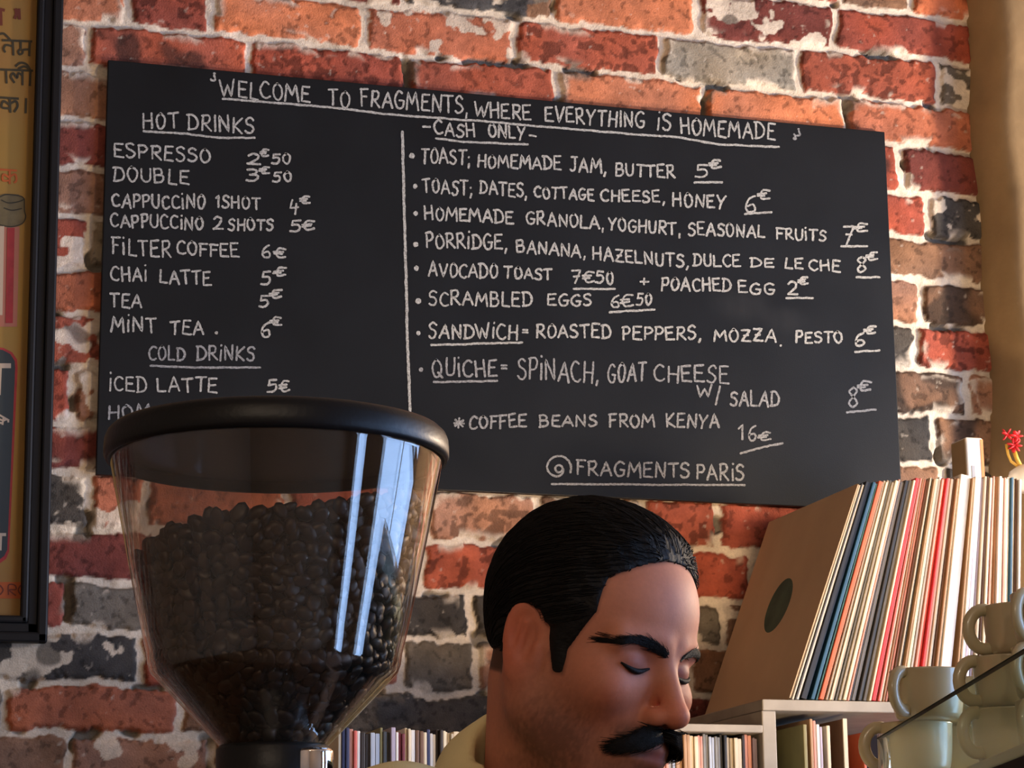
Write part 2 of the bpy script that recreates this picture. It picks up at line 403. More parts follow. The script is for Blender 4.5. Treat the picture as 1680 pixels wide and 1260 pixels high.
# ------------------------------------------------------------------ chalkboard
BT = 0.009                                     # board thickness; it stands off the wall on battens
BY = -0.02                                     # y of its writing face
BW, BH, BZ = 1.206, 0.60, 1.99
board_m = mat('blackboard_paint', (0.0049, 0.0059, 0.0074), 0.46, noise=0.35, nscale=7, bump=0.05, bscale=500, rnoise=0.1, spec=0.2)
chalk_m = mat('white_chalk', lin((150, 150, 146)), 0.95, noise=0.6, nscale=420)
chalk_dim = mat('thin_chalk', lin((126, 127, 128)), 0.95, noise=0.6, nscale=420)
board = thing('chalkboard', 'wide black chalkboard menu hung on the brick wall, covered in white hand lettering', 'chalkboard', (BW/2, BY, BZ))
def bpt(px, py, dy=0.0):
    v = on_y(px, py, BY-dy); return Vector((v.x-BW/2, -dy, v.z-BZ))
bm = bmesh.new(); box_bm(bm, (0, BT/2, BH/2), (BW, BT, BH), bevel=0.0012)
from_bm('panel', bm, board_m, board)

# single-stroke capitals: unit height, y up; 'l' polyline, 'c' smooth curve
G = {
 'A': (.72, ['l 0 0 .38 1 .72 0', 'l .13 .36 .6 .36']),
 'B': (.62, ['l .04 0 .04 1', 'c .04 .98 .4 .99 .5 .78 .38 .56 .04 .53', 'c .04 .53 .48 .53 .58 .27 .42 .02 0 .0']),
 'C': (.62, ['c .6 .86 .36 1 .1 .78 .02 .45 .14 .1 .4 0 .62 .12']),
 'D': (.68, ['l .08 0 .08 1', 'c -.04 .99 .4 .97 .66 .55 .5 .12 .0 .0']),
 'E': (.56, ['l .54 1 .03 .98 .03 .02 .58 .0', 'l .04 .52 .44 .54']),
 'F': (.55, ['l .06 0 .06 1', 'l -.03 .97 .56 1', 'l .06 .54 .44 .55']),
 'G': (.68, ['c .6 .88 .36 1 .1 .76 .03 .42 .16 .06 .42 .0 .6 .14 .64 .42', 'l .36 .43 .68 .43']),
 'H': (.66, ['l .05 0 .05 1', 'l .6 0 .6 1.03', 'l .05 .5 .6 .52']),
 'I': (.14, ['l .07 0 .07 1']),
 'i': (.16, ['l .08 0 .08 .78', 'l .08 1.1 .09 1.14']),
 'J': (.52, ['c .42 1 .44 .5 .4 .12 .2 -.02 .0 .12', 'l .14 1 .62 1']),
 'K': (.64, ['l .06 0 .06 1', 'l .6 1 .08 .45 .64 .0']),
 'L': (.54, ['l .06 1 .04 .03 .56 .0']),
 'M': (.86, ['l 0 0 .12 1 .42 .34 .72 1 .86 0']),
 'N': (.68, ['l .05 0 .06 1 .6 .02 .62 1.04']),
 'O': (.62, ['c .32 1 .08 .8 .03 .45 .16 .06 .38 .01 .58 .3 .56 .74 .32 1 .26 .98']),
 'P': (.58, ['l .06 0 .06 1', 'c .02 .97 .4 1 .55 .76 .4 .5 .06 .46']),
 'Q': (.7, ['c .32 1 .08 .8 .03 .45 .16 .06 .38 .01 .58 .3 .56 .74 .32 1 .26 .98', 'l .4 .24 .7 -.04']),
 'R': (.62, ['l .06 0 .06 1', 'c .0 .97 .4 1 .53 .76 .38 .52 .06 .48', 'l .2 .48 .64 .0']),
 'S': (.54, ['c .52 .86 .32 1 .08 .86 .1 .62 .36 .5 .52 .28 .38 .03 .14 .0 .0 .12']),
 'T': (.64, ['l .32 0 .32 .98', 'l -.02 .97 .66 1']),
 'U': (.62, ['c .04 1 .03 .4 .14 .06 .36 .0 .54 .2 .58 1']),
 'V': (.66, ['l 0 1 .32 0 .66 1.02']),
 'W': (.96, ['l 0 1 .24 0 .48 .72 .7 0 .96 1.04']),
 'X': (.6, ['l 0 0 .6 1', 'l 0 1 .6 0']),
 'Y': (.62, ['l 0 1 .3 .46', 'l .64 1 .3 .46 .2 -.05']),
 'Z': (.6, ['l .02 .98 .56 1 .02 .02 .62 .0', 'l .14 .5 .46 .52']),
 'O0': (.5, []), '1': (.34, ['l 0 .74 .24 1 .2 0']), '2': (.56, ['c .04 .8 .24 1 .48 .86 .44 .52 .2 .2 .02 .02', 'l .02 .02 .6 .0']),
 '3': (.52, ['c .04 .94 .34 1 .46 .78 .34 .58 .16 .52', 'c .16 .52 .46 .48 .5 .22 .3 .0 .0 .08']),
 '4': (.56, ['l .14 1 .02 .4 .56 .42', 'l .38 .7 .34 -.12']), '5': (.54, ['l .54 1 .14 .98 .1 .58', 'c .1 .58 .42 .62 .5 .3 .32 .02 .0 .04']),
 '6': (.52, ['c .44 1 .16 .76 .04 .32 .16 .02 .4 .04 .5 .26 .34 .48 .08 .34']), '7': (.54, ['l .02 .98 .52 1 .2 -.06', 'l .14 .5 .46 .52']),
 '8': (.52, ['c .26 1 .06 .8 .26 .54 .48 .24 .26 .0 .04 .22 .28 .54 .46 .82 .28 1']), '0': (.5, ['c .26 1 .06 .74 .06 .3 .24 .0 .44 .26 .44 .76 .24 1 .2 .98']),
 'e': (.5, ['c .5 1.02 .22 1.06 .1 .8 .16 .52 .5 .56', 'l -.02 .84 .36 .86', 'l -.03 .7 .3 .71']),      # the raised euro sign
 'E0': (.5, []), 'c': (.5, ['c .5 .66 .24 .74 .08 .4 .2 .04 .52 .1', 'l -.02 .46 .38 .48', 'l -.02 .3 .34 .32']),    # a low euro sign
 ',': (.2, ['l .12 .08 .04 -.22']), '.': (.18, ['l .08 .02 .1 .05']), ';': (.24, ['l .12 .5 .13 .54', 'l .13 .08 .05 -.22']),
 '=': (.3, ['l .02 .56 .28 .57', 'l .02 .34 .28 .34']), '-': (.36, ['l 0 .5 .36 .48']), '+': (.5, ['l 0 .42 .5 .44', 'l .25 .14 .24 .74']),
 '/': (.3, ['l .3 .9 .06 -.7']), '*': (.6, ['l .06 .2 .54 .7', 'l .06 .72 .56 .18', 'l .3 .86 .3 .08', 'l 0 .48 .6 .46']), ' ': (.42, []),
 "'": (.2, ['c .16 1 .2 .6 .06 .5 .0 .62', 'l .17 1.15 .18 1.18']),
}
def catmull(p, n=5):
    p = [Vector(q) for q in p]
    if len(p) < 3: return p
    out = []
    for i in range(len(p)-1):
        a, b, c, d = p[max(i-1, 0)], p[i], p[i+1], p[min(i+2, len(p)-1)]
        for k in range(n):
            t = k/n; out.append(0.5*((2*b)+(c-a)*t+(2*a-5*b+4*c-d)*t*t+(3*b-a-3*c+d)*t**3))
    out.append(p[-1]); return out
crng = random.Random(11)
_lift = [0.0]
def ribbon(bm, pts, wpx, base=0.0004):
    """a chalk stroke in pixels laid on the board face, with a rough edge and blunt ends"""
    _lift[0] = (_lift[0]+0.000013) % 0.0003
    lift = base+_lift[0]
    P = [Vector(q) for q in pts]
    # resample
    R = [P[0]]
    for a, b in zip(P[:-1], P[1:]):
        n = max(1, int((b-a).length/3.0))
        for k in range(1, n+1): R.append(a.lerp(b, k/n))
    if len(R) < 2 or (R[-1]-R[0]).length < 0.01 and len(R) < 3: R = [P[0]-Vector((.8, 0)), P[0]+Vector((.8, 0))]
    t0 = (R[1]-R[0]).normalized(); t1 = (R[-1]-R[-2]).normalized()
    R = [R[0]-t0*wpx*.35]+R+[R[-1]+t1*wpx*.35]
    L, Rt = [], []
    for i, q in enumerate(R):
        t = (R[min(i+1, len(R)-1)]-R[max(i-1, 0)])
        if t.length < 1e-6: t = Vector((1, 0))
        t.normalize(); n = Vector((-t.y, t.x))
        h = wpx/2*(0.55 if i in (0, len(R)-1) else 1.0)
        L.append(bm.verts.new(bpt(*(q+n*h*(0.78+.44*crng.random())), lift))); Rt.append(bm.verts.new(bpt(*(q-n*h*(0.78+.44*crng.random())), lift)))
    for i in range(len(R)-1): bm.faces.new((L[i], L[i+1], Rt[i+1], Rt[i]))
def dot(bm, x, y, r):
    lift = 0.0006
    c = [bm.verts.new(bpt(x+r*(.85+.3*crng.random())*math.cos(k*PI/6), y+r*(.85+.3*crng.random())*math.sin(k*PI/6), lift)) for k in range(12)]
    bm.faces.new(c)
def word(bm, text, x0, y0, x1, y1, h, wd=4.0):
    nat = []; tot = 0
    for ch in text:
        g = G[ch]; nat.append(g[0]); tot += g[0]+0.2
    tot -= 0.2
    sx = (x1-x0)/tot; x = 0.0
    slope = (y1-y0)/max(1, (x1-x0))
    for ch, nw in zip(text, nat):
        hh = h*(0.94+0.14*crng.random()); rot = math.radians(crng.uniform(-3.5, 3.5)); dy = h*crng.uniform(-.05, .05)
        for s in G[ch][1]:
            v = s.split(); nums = [float(q) for q in v[1:]]
            p = [(nums[i], nums[i+1]) for i in range(0, len(nums), 2)]
            p = [(a+crng.uniform(-.03, .03), b+crng.uniform(-.025, .025)) for a, b in p]
            if v[0] == 'c': p = catmull(p)
            out = []
            for q in p:
                lx, ly = q[0]*sx, q[1]*hh
                rx, ry = lx*math.cos(rot)-ly*math.sin(rot), lx*math.sin(rot)+ly*math.cos(rot)
                X = x0+x*sx+rx
                out.append((X, y0+slope*(X-x0)+dy-ry))
            ribbon(bm, out, wd*(0.9+0.2*crng.random()))
        x += nw+0.2
def line(bm, *pts, wd=4.0):
    p = [(pts[i], pts[i+1]) for i in range(0, len(pts), 2)]
    q = []
    for a, b in zip(p[:-1], p[1:]):
        for k in range(8):
            t = k/8; q.append((a[0]+(b[0]-a[0])*t+crng.uniform(-.4, .4), a[1]+(b[1]-a[1])*t+crng.uniform(-.5, .5)))
    q.append(p[-1]); ribbon(bm, q, wd)
def chalk(name, label, words, lines=(), dots=(), m=chalk_m, wd=3.4, lw=3.6):
    """one line of writing; every price on it is a part of its own"""
    price = lambda t: t[0] in '0123456789ec'
    groups = []                                 # [is price, words]
    for w_ in words:
        if w_[0] == '1SHOT' or (w_[0] == '2' and name == 'menu_line' and 'two shot' in label): p = False
        else: p = price(w_[0])
        if p and groups and groups[-1][0]: groups[-1][1].append(w_)
        elif not p and groups and any(not g[0] for g in groups) and w_[0] not in ('POACHED',): next(g for g in groups[::-1] if not g[0])[1].append(w_)
        else: groups.append([p, [w_]])
    if not groups: groups = [[False, []]]
    spans = [(min([q[1] for q in g[1]] or [0]), max([q[3] for q in g[1]] or [9999]), g) for g in groups]
    for gi, (a, b, g) in enumerate(spans):
        bm = bmesh.new()
        for w_ in g[1]: word(bm, *w_, wd=wd)
        for l in lines:
            c = (l[0]+l[-2])/2
            near = min(range(len(spans)), key=lambda i: max(0, spans[i][0]-c, c-spans[i][1]))
            if near == gi: line(bm, *l, wd=lw)
        if gi == 0:
            for d in dots: dot(bm, *d)
        o = from_bm('price' if g[0] else name, bm, m, board)
        o['label'] = ('chalk price at the end of the '+label.replace('chalk line pricing ', '').replace('chalk words adding ', '')+' line') if g[0] else label
chalk('heading', 'underlined chalk heading across the top of the board', [("'", 345, 140, 353, 141, 18), ('WELCOME', 362, 157, 508, 168, 27), ('TO', 539, 173, 573, 176, 28), ('FRAGMENTS,', 592, 174, 768, 187, 27), ('WHERE', 778, 190, 871, 197, 24), ('EVERYTHING', 895, 198, 1057, 210, 24), ('iS', 1078, 212, 1100, 214, 25), ('HOMEMADE', 1117, 219, 1271, 230, 26)],
      [(365, 162, 470, 170, 560, 178, 640, 188, 780, 198, 940, 212, 1060, 222, 1110, 225, 1180, 237, 1278, 241)])
chalk('flourish', 'small chalk squiggle at the right end of the heading', [("'", 1302, 230, 1312, 231, 16)], dots=[(1304, 227, 3.2)], m=chalk_dim, wd=3)
chalk('subheading', 'underlined chalk words for hot drinks', [('HOT', 235, 211, 293, 212, 25), ('DRINKS', 308, 213, 416, 219, 24)], [(235, 215, 300, 219, 360, 226, 418, 226)])
M1 = 'menu_line'
chalk(M1, 'chalk line pricing espresso', [('ESPRESSO', 187, 256, 345, 267, 22), ('2', 405, 268, 426, 268, 18), ('e', 427, 265, 441, 265, 18), ('50', 446, 268, 477, 269, 16)])
chalk(M1, 'chalk line pricing a double', [('DOUBLE', 186, 296, 310, 302, 22), ('3', 405, 297, 424, 297, 19), ('e', 426, 294, 441, 294, 19), ('50', 447, 297, 478, 298, 16)])
chalk(M1, 'chalk line pricing a one shot cappuccino', [('CAPPUCCiNO', 184, 339, 336, 343, 21), ('1SHOT', 354, 340, 427, 343, 19), ('4', 476, 348, 490, 348, 20), ('e', 492, 343, 508, 343, 20)])
chalk(M1, 'chalk line pricing a two shot cappuccino', [('CAPPUCCiNO', 182, 372, 333, 377, 21), ('2', 350, 376, 365, 376, 20), ('SHOTS', 375, 377, 448, 378, 18), ('5', 476, 379, 493, 379, 18), ('c', 497, 379, 515, 377, 19)])
chalk(M1, 'chalk line pricing filter coffee', [('FiLTER', 184, 416, 280, 422, 25), ('COFFEE', 290, 417, 392, 422, 21), ('6', 430, 423, 444, 423, 20), ('c', 449, 423, 468, 423, 22)])
chalk(M1, 'chalk line pricing chai latte', [('CHAi', 182, 460, 241, 462, 22), ('LATTE', 262, 464, 346, 468, 21), ('5', 428, 466, 444, 466, 20), ('e', 449, 464, 469, 462, 22)])
chalk(M1, 'chalk line pricing tea', [('TEA', 181, 503, 232, 505, 22), ('5', 425, 504, 440, 504, 18), ('e', 443, 500, 463, 499, 22)])
chalk(M1, 'chalk line pricing mint tea', [('MiNT', 182, 543, 256, 546, 25), ('TEA', 280, 548, 334, 548, 21), ('6', 428, 552, 443, 552, 24), ('e', 444, 545, 462, 545, 24)], dots=[(355, 546, 2.6)])
chalk('subheading', 'underlined chalk words for cold drinks', [('COLD', 244, 591, 303, 591, 21), ('DRiNKS', 323, 591, 417, 591, 22)], [(247, 600, 330, 603, 427, 603)], m=chalk_dim)
chalk(M1, 'chalk line pricing iced latte', [('iCED', 179, 641, 240, 644, 24), ('LATTE', 258, 643, 356, 643, 22), ('5', 438, 643, 455, 643, 20), ('c', 459, 644, 475, 643, 24)])
chalk(M1, 'chalk line partly hidden by the hopper lid', [('HOM', 178, 689, 246, 685, 22)], m=chalk_dim)
chalk('divider', 'vertical chalk line between the two columns', [], [(660, 216, 663, 330, 666, 450, 668, 540, 673, 675)], lw=4.6)
chalk('subheading', 'underlined chalk note on payment', [('-', 694, 217, 705, 218, 18), ('CASH', 713, 220, 779, 226, 21), ('ONLY', 802, 223, 861, 229, 20), ('-', 867, 230, 880, 231, 16)], [(715, 227, 760, 233, 866, 237)])
B = 3.8
chalk(M1, 'chalk line pricing toast with jam', [('TOAST;', 691, 267, 772, 271, 23), ('HOMEMADE', 784, 275, 920, 278, 21), ('JAM,', 935, 281, 995, 284, 21), ('BUTTER', 1010, 288, 1107, 292, 20), ('5', 1140, 291, 1160, 291, 20), ('e', 1164, 287, 1183, 286, 22)], [(1139, 299, 1185, 299)], [(676, 255.5, B+1)])
chalk(M1, 'chalk line pricing toast with dates', [('TOAST;', 694, 316, 775, 320, 22), ('DATES,', 787, 318, 865, 324, 21), ('COTTAGE', 877, 324, 974, 329, 18), ('CHEESE,', 985, 329, 1091, 332, 18), ('HONEY', 1104, 337, 1190, 343, 20), ('6', 1223, 347, 1240, 347, 27), ('e', 1243, 339, 1262, 338, 26)], [(1222, 351, 1266, 348)], [(681, 305.5, B)])
chalk(M1, 'chalk line pricing homemade granola', [('HOMEMADE', 697, 360, 842, 367, 21), ('GRANOLA,', 863, 367, 991, 376, 20), ('YOGHURT,', 999, 377, 1117, 386, 20), ('SEASONAL', 1130, 385, 1254, 389, 20), ('FRUiTS', 1274, 392, 1355, 396, 18), ('7', 1383, 398, 1400, 398, 28), ('e', 1403, 391, 1422, 390, 24)], [(1380, 404, 1423, 404)], [(682, 350, B)])
chalk(M1, 'chalk line pricing porridge', [('PORRiDGE,', 699, 407, 832, 409, 23), ('BANANA,', 848, 414, 961, 423, 20), ('HAZELNUTS,', 973, 425, 1130, 439, 20), ('DULCE', 1137, 436, 1214, 437, 19), ('DE', 1231, 438, 1269, 439, 14), ('LE', 1288, 440, 1317, 441, 16), ('CHE', 1328, 443, 1378, 445, 17), ('8', 1405, 447, 1421, 447, 26), ('e', 1422, 439, 1439, 438, 22)], [(1405, 455, 1443, 455)], [(682, 401, B+.6)])
chalk(M1, 'chalk line pricing avocado toast and a poached egg', [('AVOCADO', 703, 453, 816, 456, 22), ('TOAST', 827, 456, 905, 459, 18), ('7', 938, 464, 953, 464, 20), ('c', 956, 464, 974, 464, 24), ('50', 977, 464, 1006, 466, 20), ('+', 1050, 470, 1064, 470, 18), ('POACHED', 1085, 476, 1199, 479, 21), ('EGG', 1212, 480, 1270, 483, 18), ('2', 1292, 484, 1308, 484, 20), ('e', 1310, 478, 1327, 477, 20)], [(941, 474, 1009, 474), (1290, 489, 1334, 489)], [(683, 440, B+.6)])
chalk(M1, 'chalk line pricing scrambled eggs', [('SCRAMBLED', 704, 500, 873, 502, 22), ('EGGS', 899, 501, 970, 501, 18), ('6', 1002, 504, 1016, 504, 20), ('c', 1019, 504, 1038, 502, 26), ('50', 1044, 501, 1069, 500, 18)], [(1000, 512, 1074, 508)], [(686, 494, B+1)])
chalk(M1, 'chalk line pricing a sandwich', [('SANDWiCH', 704, 554, 849, 556, 23), ('=', 856, 552, 866, 552, 19), ('ROASTED', 880, 553, 1002, 554, 21), ('PEPPERS,', 1021, 556, 1151, 557, 20), ('MOZZA', 1171, 559, 1273, 560, 19), ('PESTO', 1305, 562, 1382, 563, 18), ('6', 1402, 567, 1418, 567, 22), ('e', 1419, 558, 1437, 557, 20)], [(707, 566, 857, 562), (1403, 577, 1443, 575)], [(686.5, 546.5, B), (1281, 567, 2)])
chalk(M1, 'chalk line pricing quiche', [('QUiCHE', 709, 617, 815, 617, 27), ('=', 822, 611, 832, 611, 20), ('SPiNACH,', 850, 621, 982, 627, 32), ('GOAT', 997, 627, 1059, 624, 29), ('CHEESE', 1073, 625, 1195, 628, 27)], [(711, 627, 816, 625)], [(690.5, 606.5, B)], m=chalk_dim)
chalk(M1, 'chalk words adding salad, with the price beside', [('W/', 1143, 652, 1181, 650, 18), ('SALAD', 1198, 664, 1278, 667, 23), ('8', 1391, 668, 1408, 668, 33), ('e', 1408, 655, 1429, 655, 28)], [(1389, 676.5, 1437, 672)], m=chalk_dim)
chalk(M1, 'chalk line pricing a bag of coffee beans', [('*', 744, 703, 761, 703, 19), ('COFFEE', 770, 704, 863, 700, 20), ('BEANS', 885, 699, 979, 699, 18), ('FROM', 999, 701, 1073, 701, 20), ('KENYA', 1093, 701, 1180, 701, 21), ('16', 1213, 722, 1240, 722, 23), ('c', 1244, 723, 1264, 721, 18)], [(1215, 744, 1250, 734, 1284, 727)], m=chalk_dim)
bm = bmesh.new()
word(bm, 'FRAGMENTS', 946, 779, 1131, 784, 23, 3.4); word(bm, 'PARiS', 1143, 786, 1220, 788, 24, 3.4)
line(bm, 905, 794, 1060, 795, 1222, 796, wd=3.4)
sp = [(917+(6+.0)*math.cos(t*.5), 769+6*math.sin(t*.5)) for t in range(13)]
sp2 = [(917+(7+13*min(1, t/9))*math.cos(0.2+t*.34), 768+(7+13*min(1, t/9))*math.sin(0.2-t*.34*-1)) for t in range(20)]
ribbon(bm, sp, 3.4); ribbon(bm, sp2, 3.6)
o = from_bm('handle_line', bm, chalk_dim, board); o['label'] = 'thin underlined chalk line at the foot of the board'
# wiped chalk: two faint streaky grey patches in the board paint
nt = board_m.node_tree; N = nt.nodes; L = nt.links; B = N['Principled BSDF']
csrc = B.inputs['Base Color'].links[0].from_socket
tc = N.new('ShaderNodeTexCoord'); last = csrc
for (px_, py_, rx_, rz_, k_) in ((1215, 500, 0.065, 0.036, 0.009), (1290, 525, 0.05, 0.03, 0.007), (1130, 585, 0.10, 0.03, 0.002)):
    c_ = bpt(px_, py_)
    mp = N.new('ShaderNodeMapping'); mp.vector_type = 'POINT'; mp.inputs['Scale'].default_value = (1/rx_, 0.0, 1/rz_)
    mp.inputs['Location'].default_value = (-c_.x/rx_, 0, -c_.z/rz_); L.new(tc.outputs['Object'], mp.inputs['Vector'])
    ln = N.new('ShaderNodeVectorMath'); ln.operation = 'LENGTH'; L.new(mp.outputs['Vector'], ln.inputs[0])
    mr = N.new('ShaderNodeMapRange'); mr.interpolation_type = 'SMOOTHSTEP'; mr.inputs['From Min'].default_value = 1.0; mr.inputs['From Max'].default_value = 0.2
    L.new(ln.outputs['Value'], mr.inputs['Value'])
    m2 = N.new('ShaderNodeMapping'); m2.inputs['Rotation'].default_value = (0, 0.9, 0); m2.inputs['Scale'].default_value = (40, 1, 9); L.new(tc.outputs['Object'], m2.inputs['Vector'])
    nz_ = N.new('ShaderNodeTexNoise'); nz_.inputs['Scale'].default_value = 1.0; L.new(m2.outputs['Vector'], nz_.inputs['Vector'])
    mu = N.new('ShaderNodeMath'); mu.operation = 'MULTIPLY'; L.new(mr.outputs['Result'], mu.inputs[0]); L.new(nz_.outputs['Fac'], mu.inputs[1])
    mk = N.new('ShaderNodeMath'); mk.operation = 'MULTIPLY'; mk.inputs[1].default_value = k_*1.6; L.new(mu.outputs[0], mk.inputs[0])
    ad = N.new('ShaderNodeVectorMath'); ad.operation = 'ADD'; L.new(last, ad.inputs[0]); L.new(mk.outputs[0], ad.inputs[1]); last = ad.outputs['Vector']
L.new(last, B.inputs['Base Color'])

# ------------------------------------------------------------------ framed poster at the left
FX1 = on_y(78, 1045, -0.028).x; FTILT = -0.0078      # it hangs a little askew
fz0 = on_y(60, 1057, -0.028).z; FW_ = 0.036
PW = 0.62; fz1 = 2.98
fr = thing('framed_poster', 'yellow printed poster in a black frame on the brick wall, left of the chalkboard', 'poster', (FX1-PW/2, -0.012, fz0), (0, FTILT, 0))
fm = mat('black_frame_lacquer', (0.005, 0.005, 0.006), 0.5, noise=0.2, nscale=30, spec=0.22)
x0, x1, hgt = -PW/2, PW/2, fz1-fz0
def rail(name, a, b, horizontal):
    bm = bmesh.new()
    # stepped moulding: outer bead, flat, inner lip
    for off, wd, dep in ((0.0, 0.014, 0.018), (0.012, 0.016, 0.013), (0.026, 0.010, 0.016)):
        if horizontal:
            z = (a[1]+off+wd/2) if a[1] < hgt/2 else (a[1]-off-wd/2)
            box_bm(bm, ((a[0]+b[0])/2, -dep/2, z), (b[0]-a[0]-2*off, dep, wd), bevel=0.003)
        else:
            x = (a[0]+off+wd/2) if a[0] < 0 else (a[0]-off-wd/2)
            box_bm(bm, (x, -dep/2, (a[1]+b[1])/2), (wd, dep, b[1]-a[1]-2*off), bevel=0.003)
    from_bm(name, bm, fm, fr)
rail('frame_rail', (x0, 0), (x1, 0), True); rail('frame_rail', (x0, hgt), (x1, hgt), True)
rail('frame_stile', (x0, 0), (x0, hgt), False); rail('frame_stile', (x1, 0), (x1, hgt), False)
paper = box('poster_sheet', (0, -0.003, hgt/2), (PW-0.06, 0.003, hgt-0.06), mat('yellowed_paper', lin((148, 116, 58)), 0.7, noise=0.22, nscale=7, color2=lin((130, 96, 52)), spec=0.2), fr)
FO = Vector(fr.location)
def ppt(px, py, lift=0.0):
    v = on_y(px, py, FO.y-0.0048-lift); return Matrix.Rotation(-FTILT, 3, 'Y') @ Vector((v.x-FO.x, v.y-FO.y, v.z-FO.z))
def pfill(name, pts, m, lift, label=None):
    bm = bmesh.new(); bm.faces.new([bm.verts.new(ppt(x, y, lift)) for x, y in pts])
    r = bmesh.ops.extrude_face_region(bm, geom=bm.faces[:])
    bmesh.ops.translate(bm, vec=(0, -0.0002, 0), verts=[v for v in r['geom'] if isinstance(v, bmesh.types.BMVert)])
    bmesh.ops.recalc_face_normals(bm, faces=bm.faces[:])
    o = from_bm(name, bm, m, paper)
    if label: o['label'] = label
    return o
def pstroke(name, strokes, wpx, m, lift=0.0004, label=None):
    bm = bmesh.new()
    for i, s in enumerate(strokes):
        P = [Vector(q) for q in (catmull(s) if len(s) > 2 else s)]
        L, R = [], []
        for k, q in enumerate(P):
            t = P[min(k+1, len(P)-1)]-P[max(k-1, 0)]; t.normalize(); n = Vector((-t.y, t.x))*wpx/2
            L.append(bm.verts.new(ppt(*(q+n), lift+i*1e-5))); R.append(bm.verts.new(ppt(*(q-n), lift+i*1e-5)))
        for k in range(len(P)-1): bm.faces.new((L[k], L[k+1], R[k+1], R[k]))
    o = from_bm(name, bm, m, paper)
    if label: o['label'] = label
ink = mat('olive_black_ink', lin((52, 44, 22)), 0.8); rink = mat('brown_red_ink', lin((96, 40, 20)), 0.8)
oink = mat('orange_ink', lin((156, 74, 26)), 0.8, noise=0.2, nscale=60); red_i = mat('red_ink', lin((142, 40, 38)), 0.8, noise=0.2, nscale=80); pink_i = mat('pink_ink', lin((150, 92, 72)), 0.8)
cream_i = mat('cream_ink', lin((170, 150, 128)), 0.8); slate = mat('slate_print', lin((38, 44, 44)), 0.7); drum_m = mat('drum_print', lin((92, 80, 52)), 0.8, noise=0.3, nscale=60); drum_e = mat('drum_line_print', lin((44, 38, 22)), 0.8)
T = 'printed_lettering'
pstroke(T, [[(1, 14), (2, 42)], [(0, 15), (8, 17)], [(25, 14), (27, 22), (24, 31)], [(31, 14), (32, 32)]], 5, rink, label='brown red printed characters at the top')
pstroke(T, [[(0, 56), (6, 55), (14, 62), (17, 66)], [(3, 66), (53, 68)], [(21, 68), (22, 91)], [(21, 76), (10, 74), (6, 80), (9, 86)], [(49, 68), (48, 92)], [(34, 68), (34, 81)], [(34, 81), (30, 84), (32, 89), (37, 87), (38, 82), (49, 81)]], 3.6, ink, label='dark printed characters, first line')
pstroke(T, [[(0, 114), (54, 116)], [(10, 115), (11, 137)], [(37, 116), (37, 140)], [(37, 124), (30, 120), (28, 128), (22, 120), (18, 126), (24, 136)], [(50, 116), (49, 141)], [(25, 109), (34, 103), (44, 106), (50, 116)], [(30, 113), (40, 109), (49, 114)]], 3.6, ink, label='dark printed characters, second line')
pstroke(T, [[(0, 160), (31, 162)], [(16, 161), (17, 185)], [(17, 173), (6, 166), (3, 176), (17, 178)], [(17, 170), (26, 166), (29, 174), (23, 184)], [(43, 161), (42, 186)]], 3.8, ink, label='dark printed characters, third line')
pstroke(T, [[(0, 278), (28, 280)], [(16, 280), (16, 302)], [(16, 292), (6, 286), (5, 296), (16, 296)], [(16, 290), (25, 286), (27, 296), (23, 300)]], 3.4, oink, label='orange printed character')
pfill('drum_picture', [(-6, 322), (8, 318), (30, 319), (41, 326), (41, 342), (42, 358), (36, 368), (18, 373), (0, 369), (-6, 368)], drum_m, 0.0002, 'printed picture of a small grey brown drum')
pstroke('drum_picture_lines', [[(0, 323), (12, 319), (34, 322), (40, 327)], [(2, 328), (14, 333), (30, 331), (40, 327)], [(40, 327), (40, 345), (42, 356), (36, 367), (18, 372), (0, 369)], [(6, 341), (20, 345), (36, 342)]], 2.0, drum_e, 0.0006)
pfill('printed_panel', [(-20, 372), (32, 372), (28, 536), (-20, 536)], pink_i, 0.00005)
pfill('printed_panel_border', [(12, 374), (24, 374), (21, 530), (9, 530)], red_i, 0.0005)
pfill('printed_panel_field', [(-20, 371), (7, 371), (4, 517), (-20, 517)], cream_i, 0.0005)
pfill('printed_badge_edge', [(-20, 568), (6, 571), (20, 578), (28, 590), (29, 604), (15, 905), (10, 917), (0, 924), (-20, 924)], red_i, 0.00005)
pfill('printed_badge', [(-20, 572), (4, 574), (17, 581), (24, 592), (25, 604), (12, 902), (7, 912), (-2, 919), (-20, 919)], slate, 0.0005)
pstroke(T, [[(-12, 600), (18, 600)], [(-1, 603), (-3, 648)]], 8, cream_i, 0.0008, 'large cream letter T on the dark badge')
pstroke(T, [[(-4, 679), (15, 690)], [(6, 684), (4, 697)], [(5, 690), (-2, 688), (-4, 693), (4, 694)], [(6, 690), (12, 688), (14, 693)]], 3, cream_i, 0.0008, 'small cream character on the dark badge')
pstroke(T, [[(-10, 877), (10, 877)], [(1, 878), (0, 903)]], 5, cream_i, 0.0008, 'cream letter at the foot of the dark badge')
pfill('printed_band', [(-20, 955), (39, 955), (38, 982), (-20, 982)], oink, 0.0002)
pstroke(T, [[(0, 960), (5, 968), (0, 976)], [(14, 976), (14, 960), (24, 960), (26, 967), (15, 968), (26, 977)], [(34, 960), (30, 968), (34, 976)]], 2.4, rink, 0.0006, 'brown letters on the orange band')

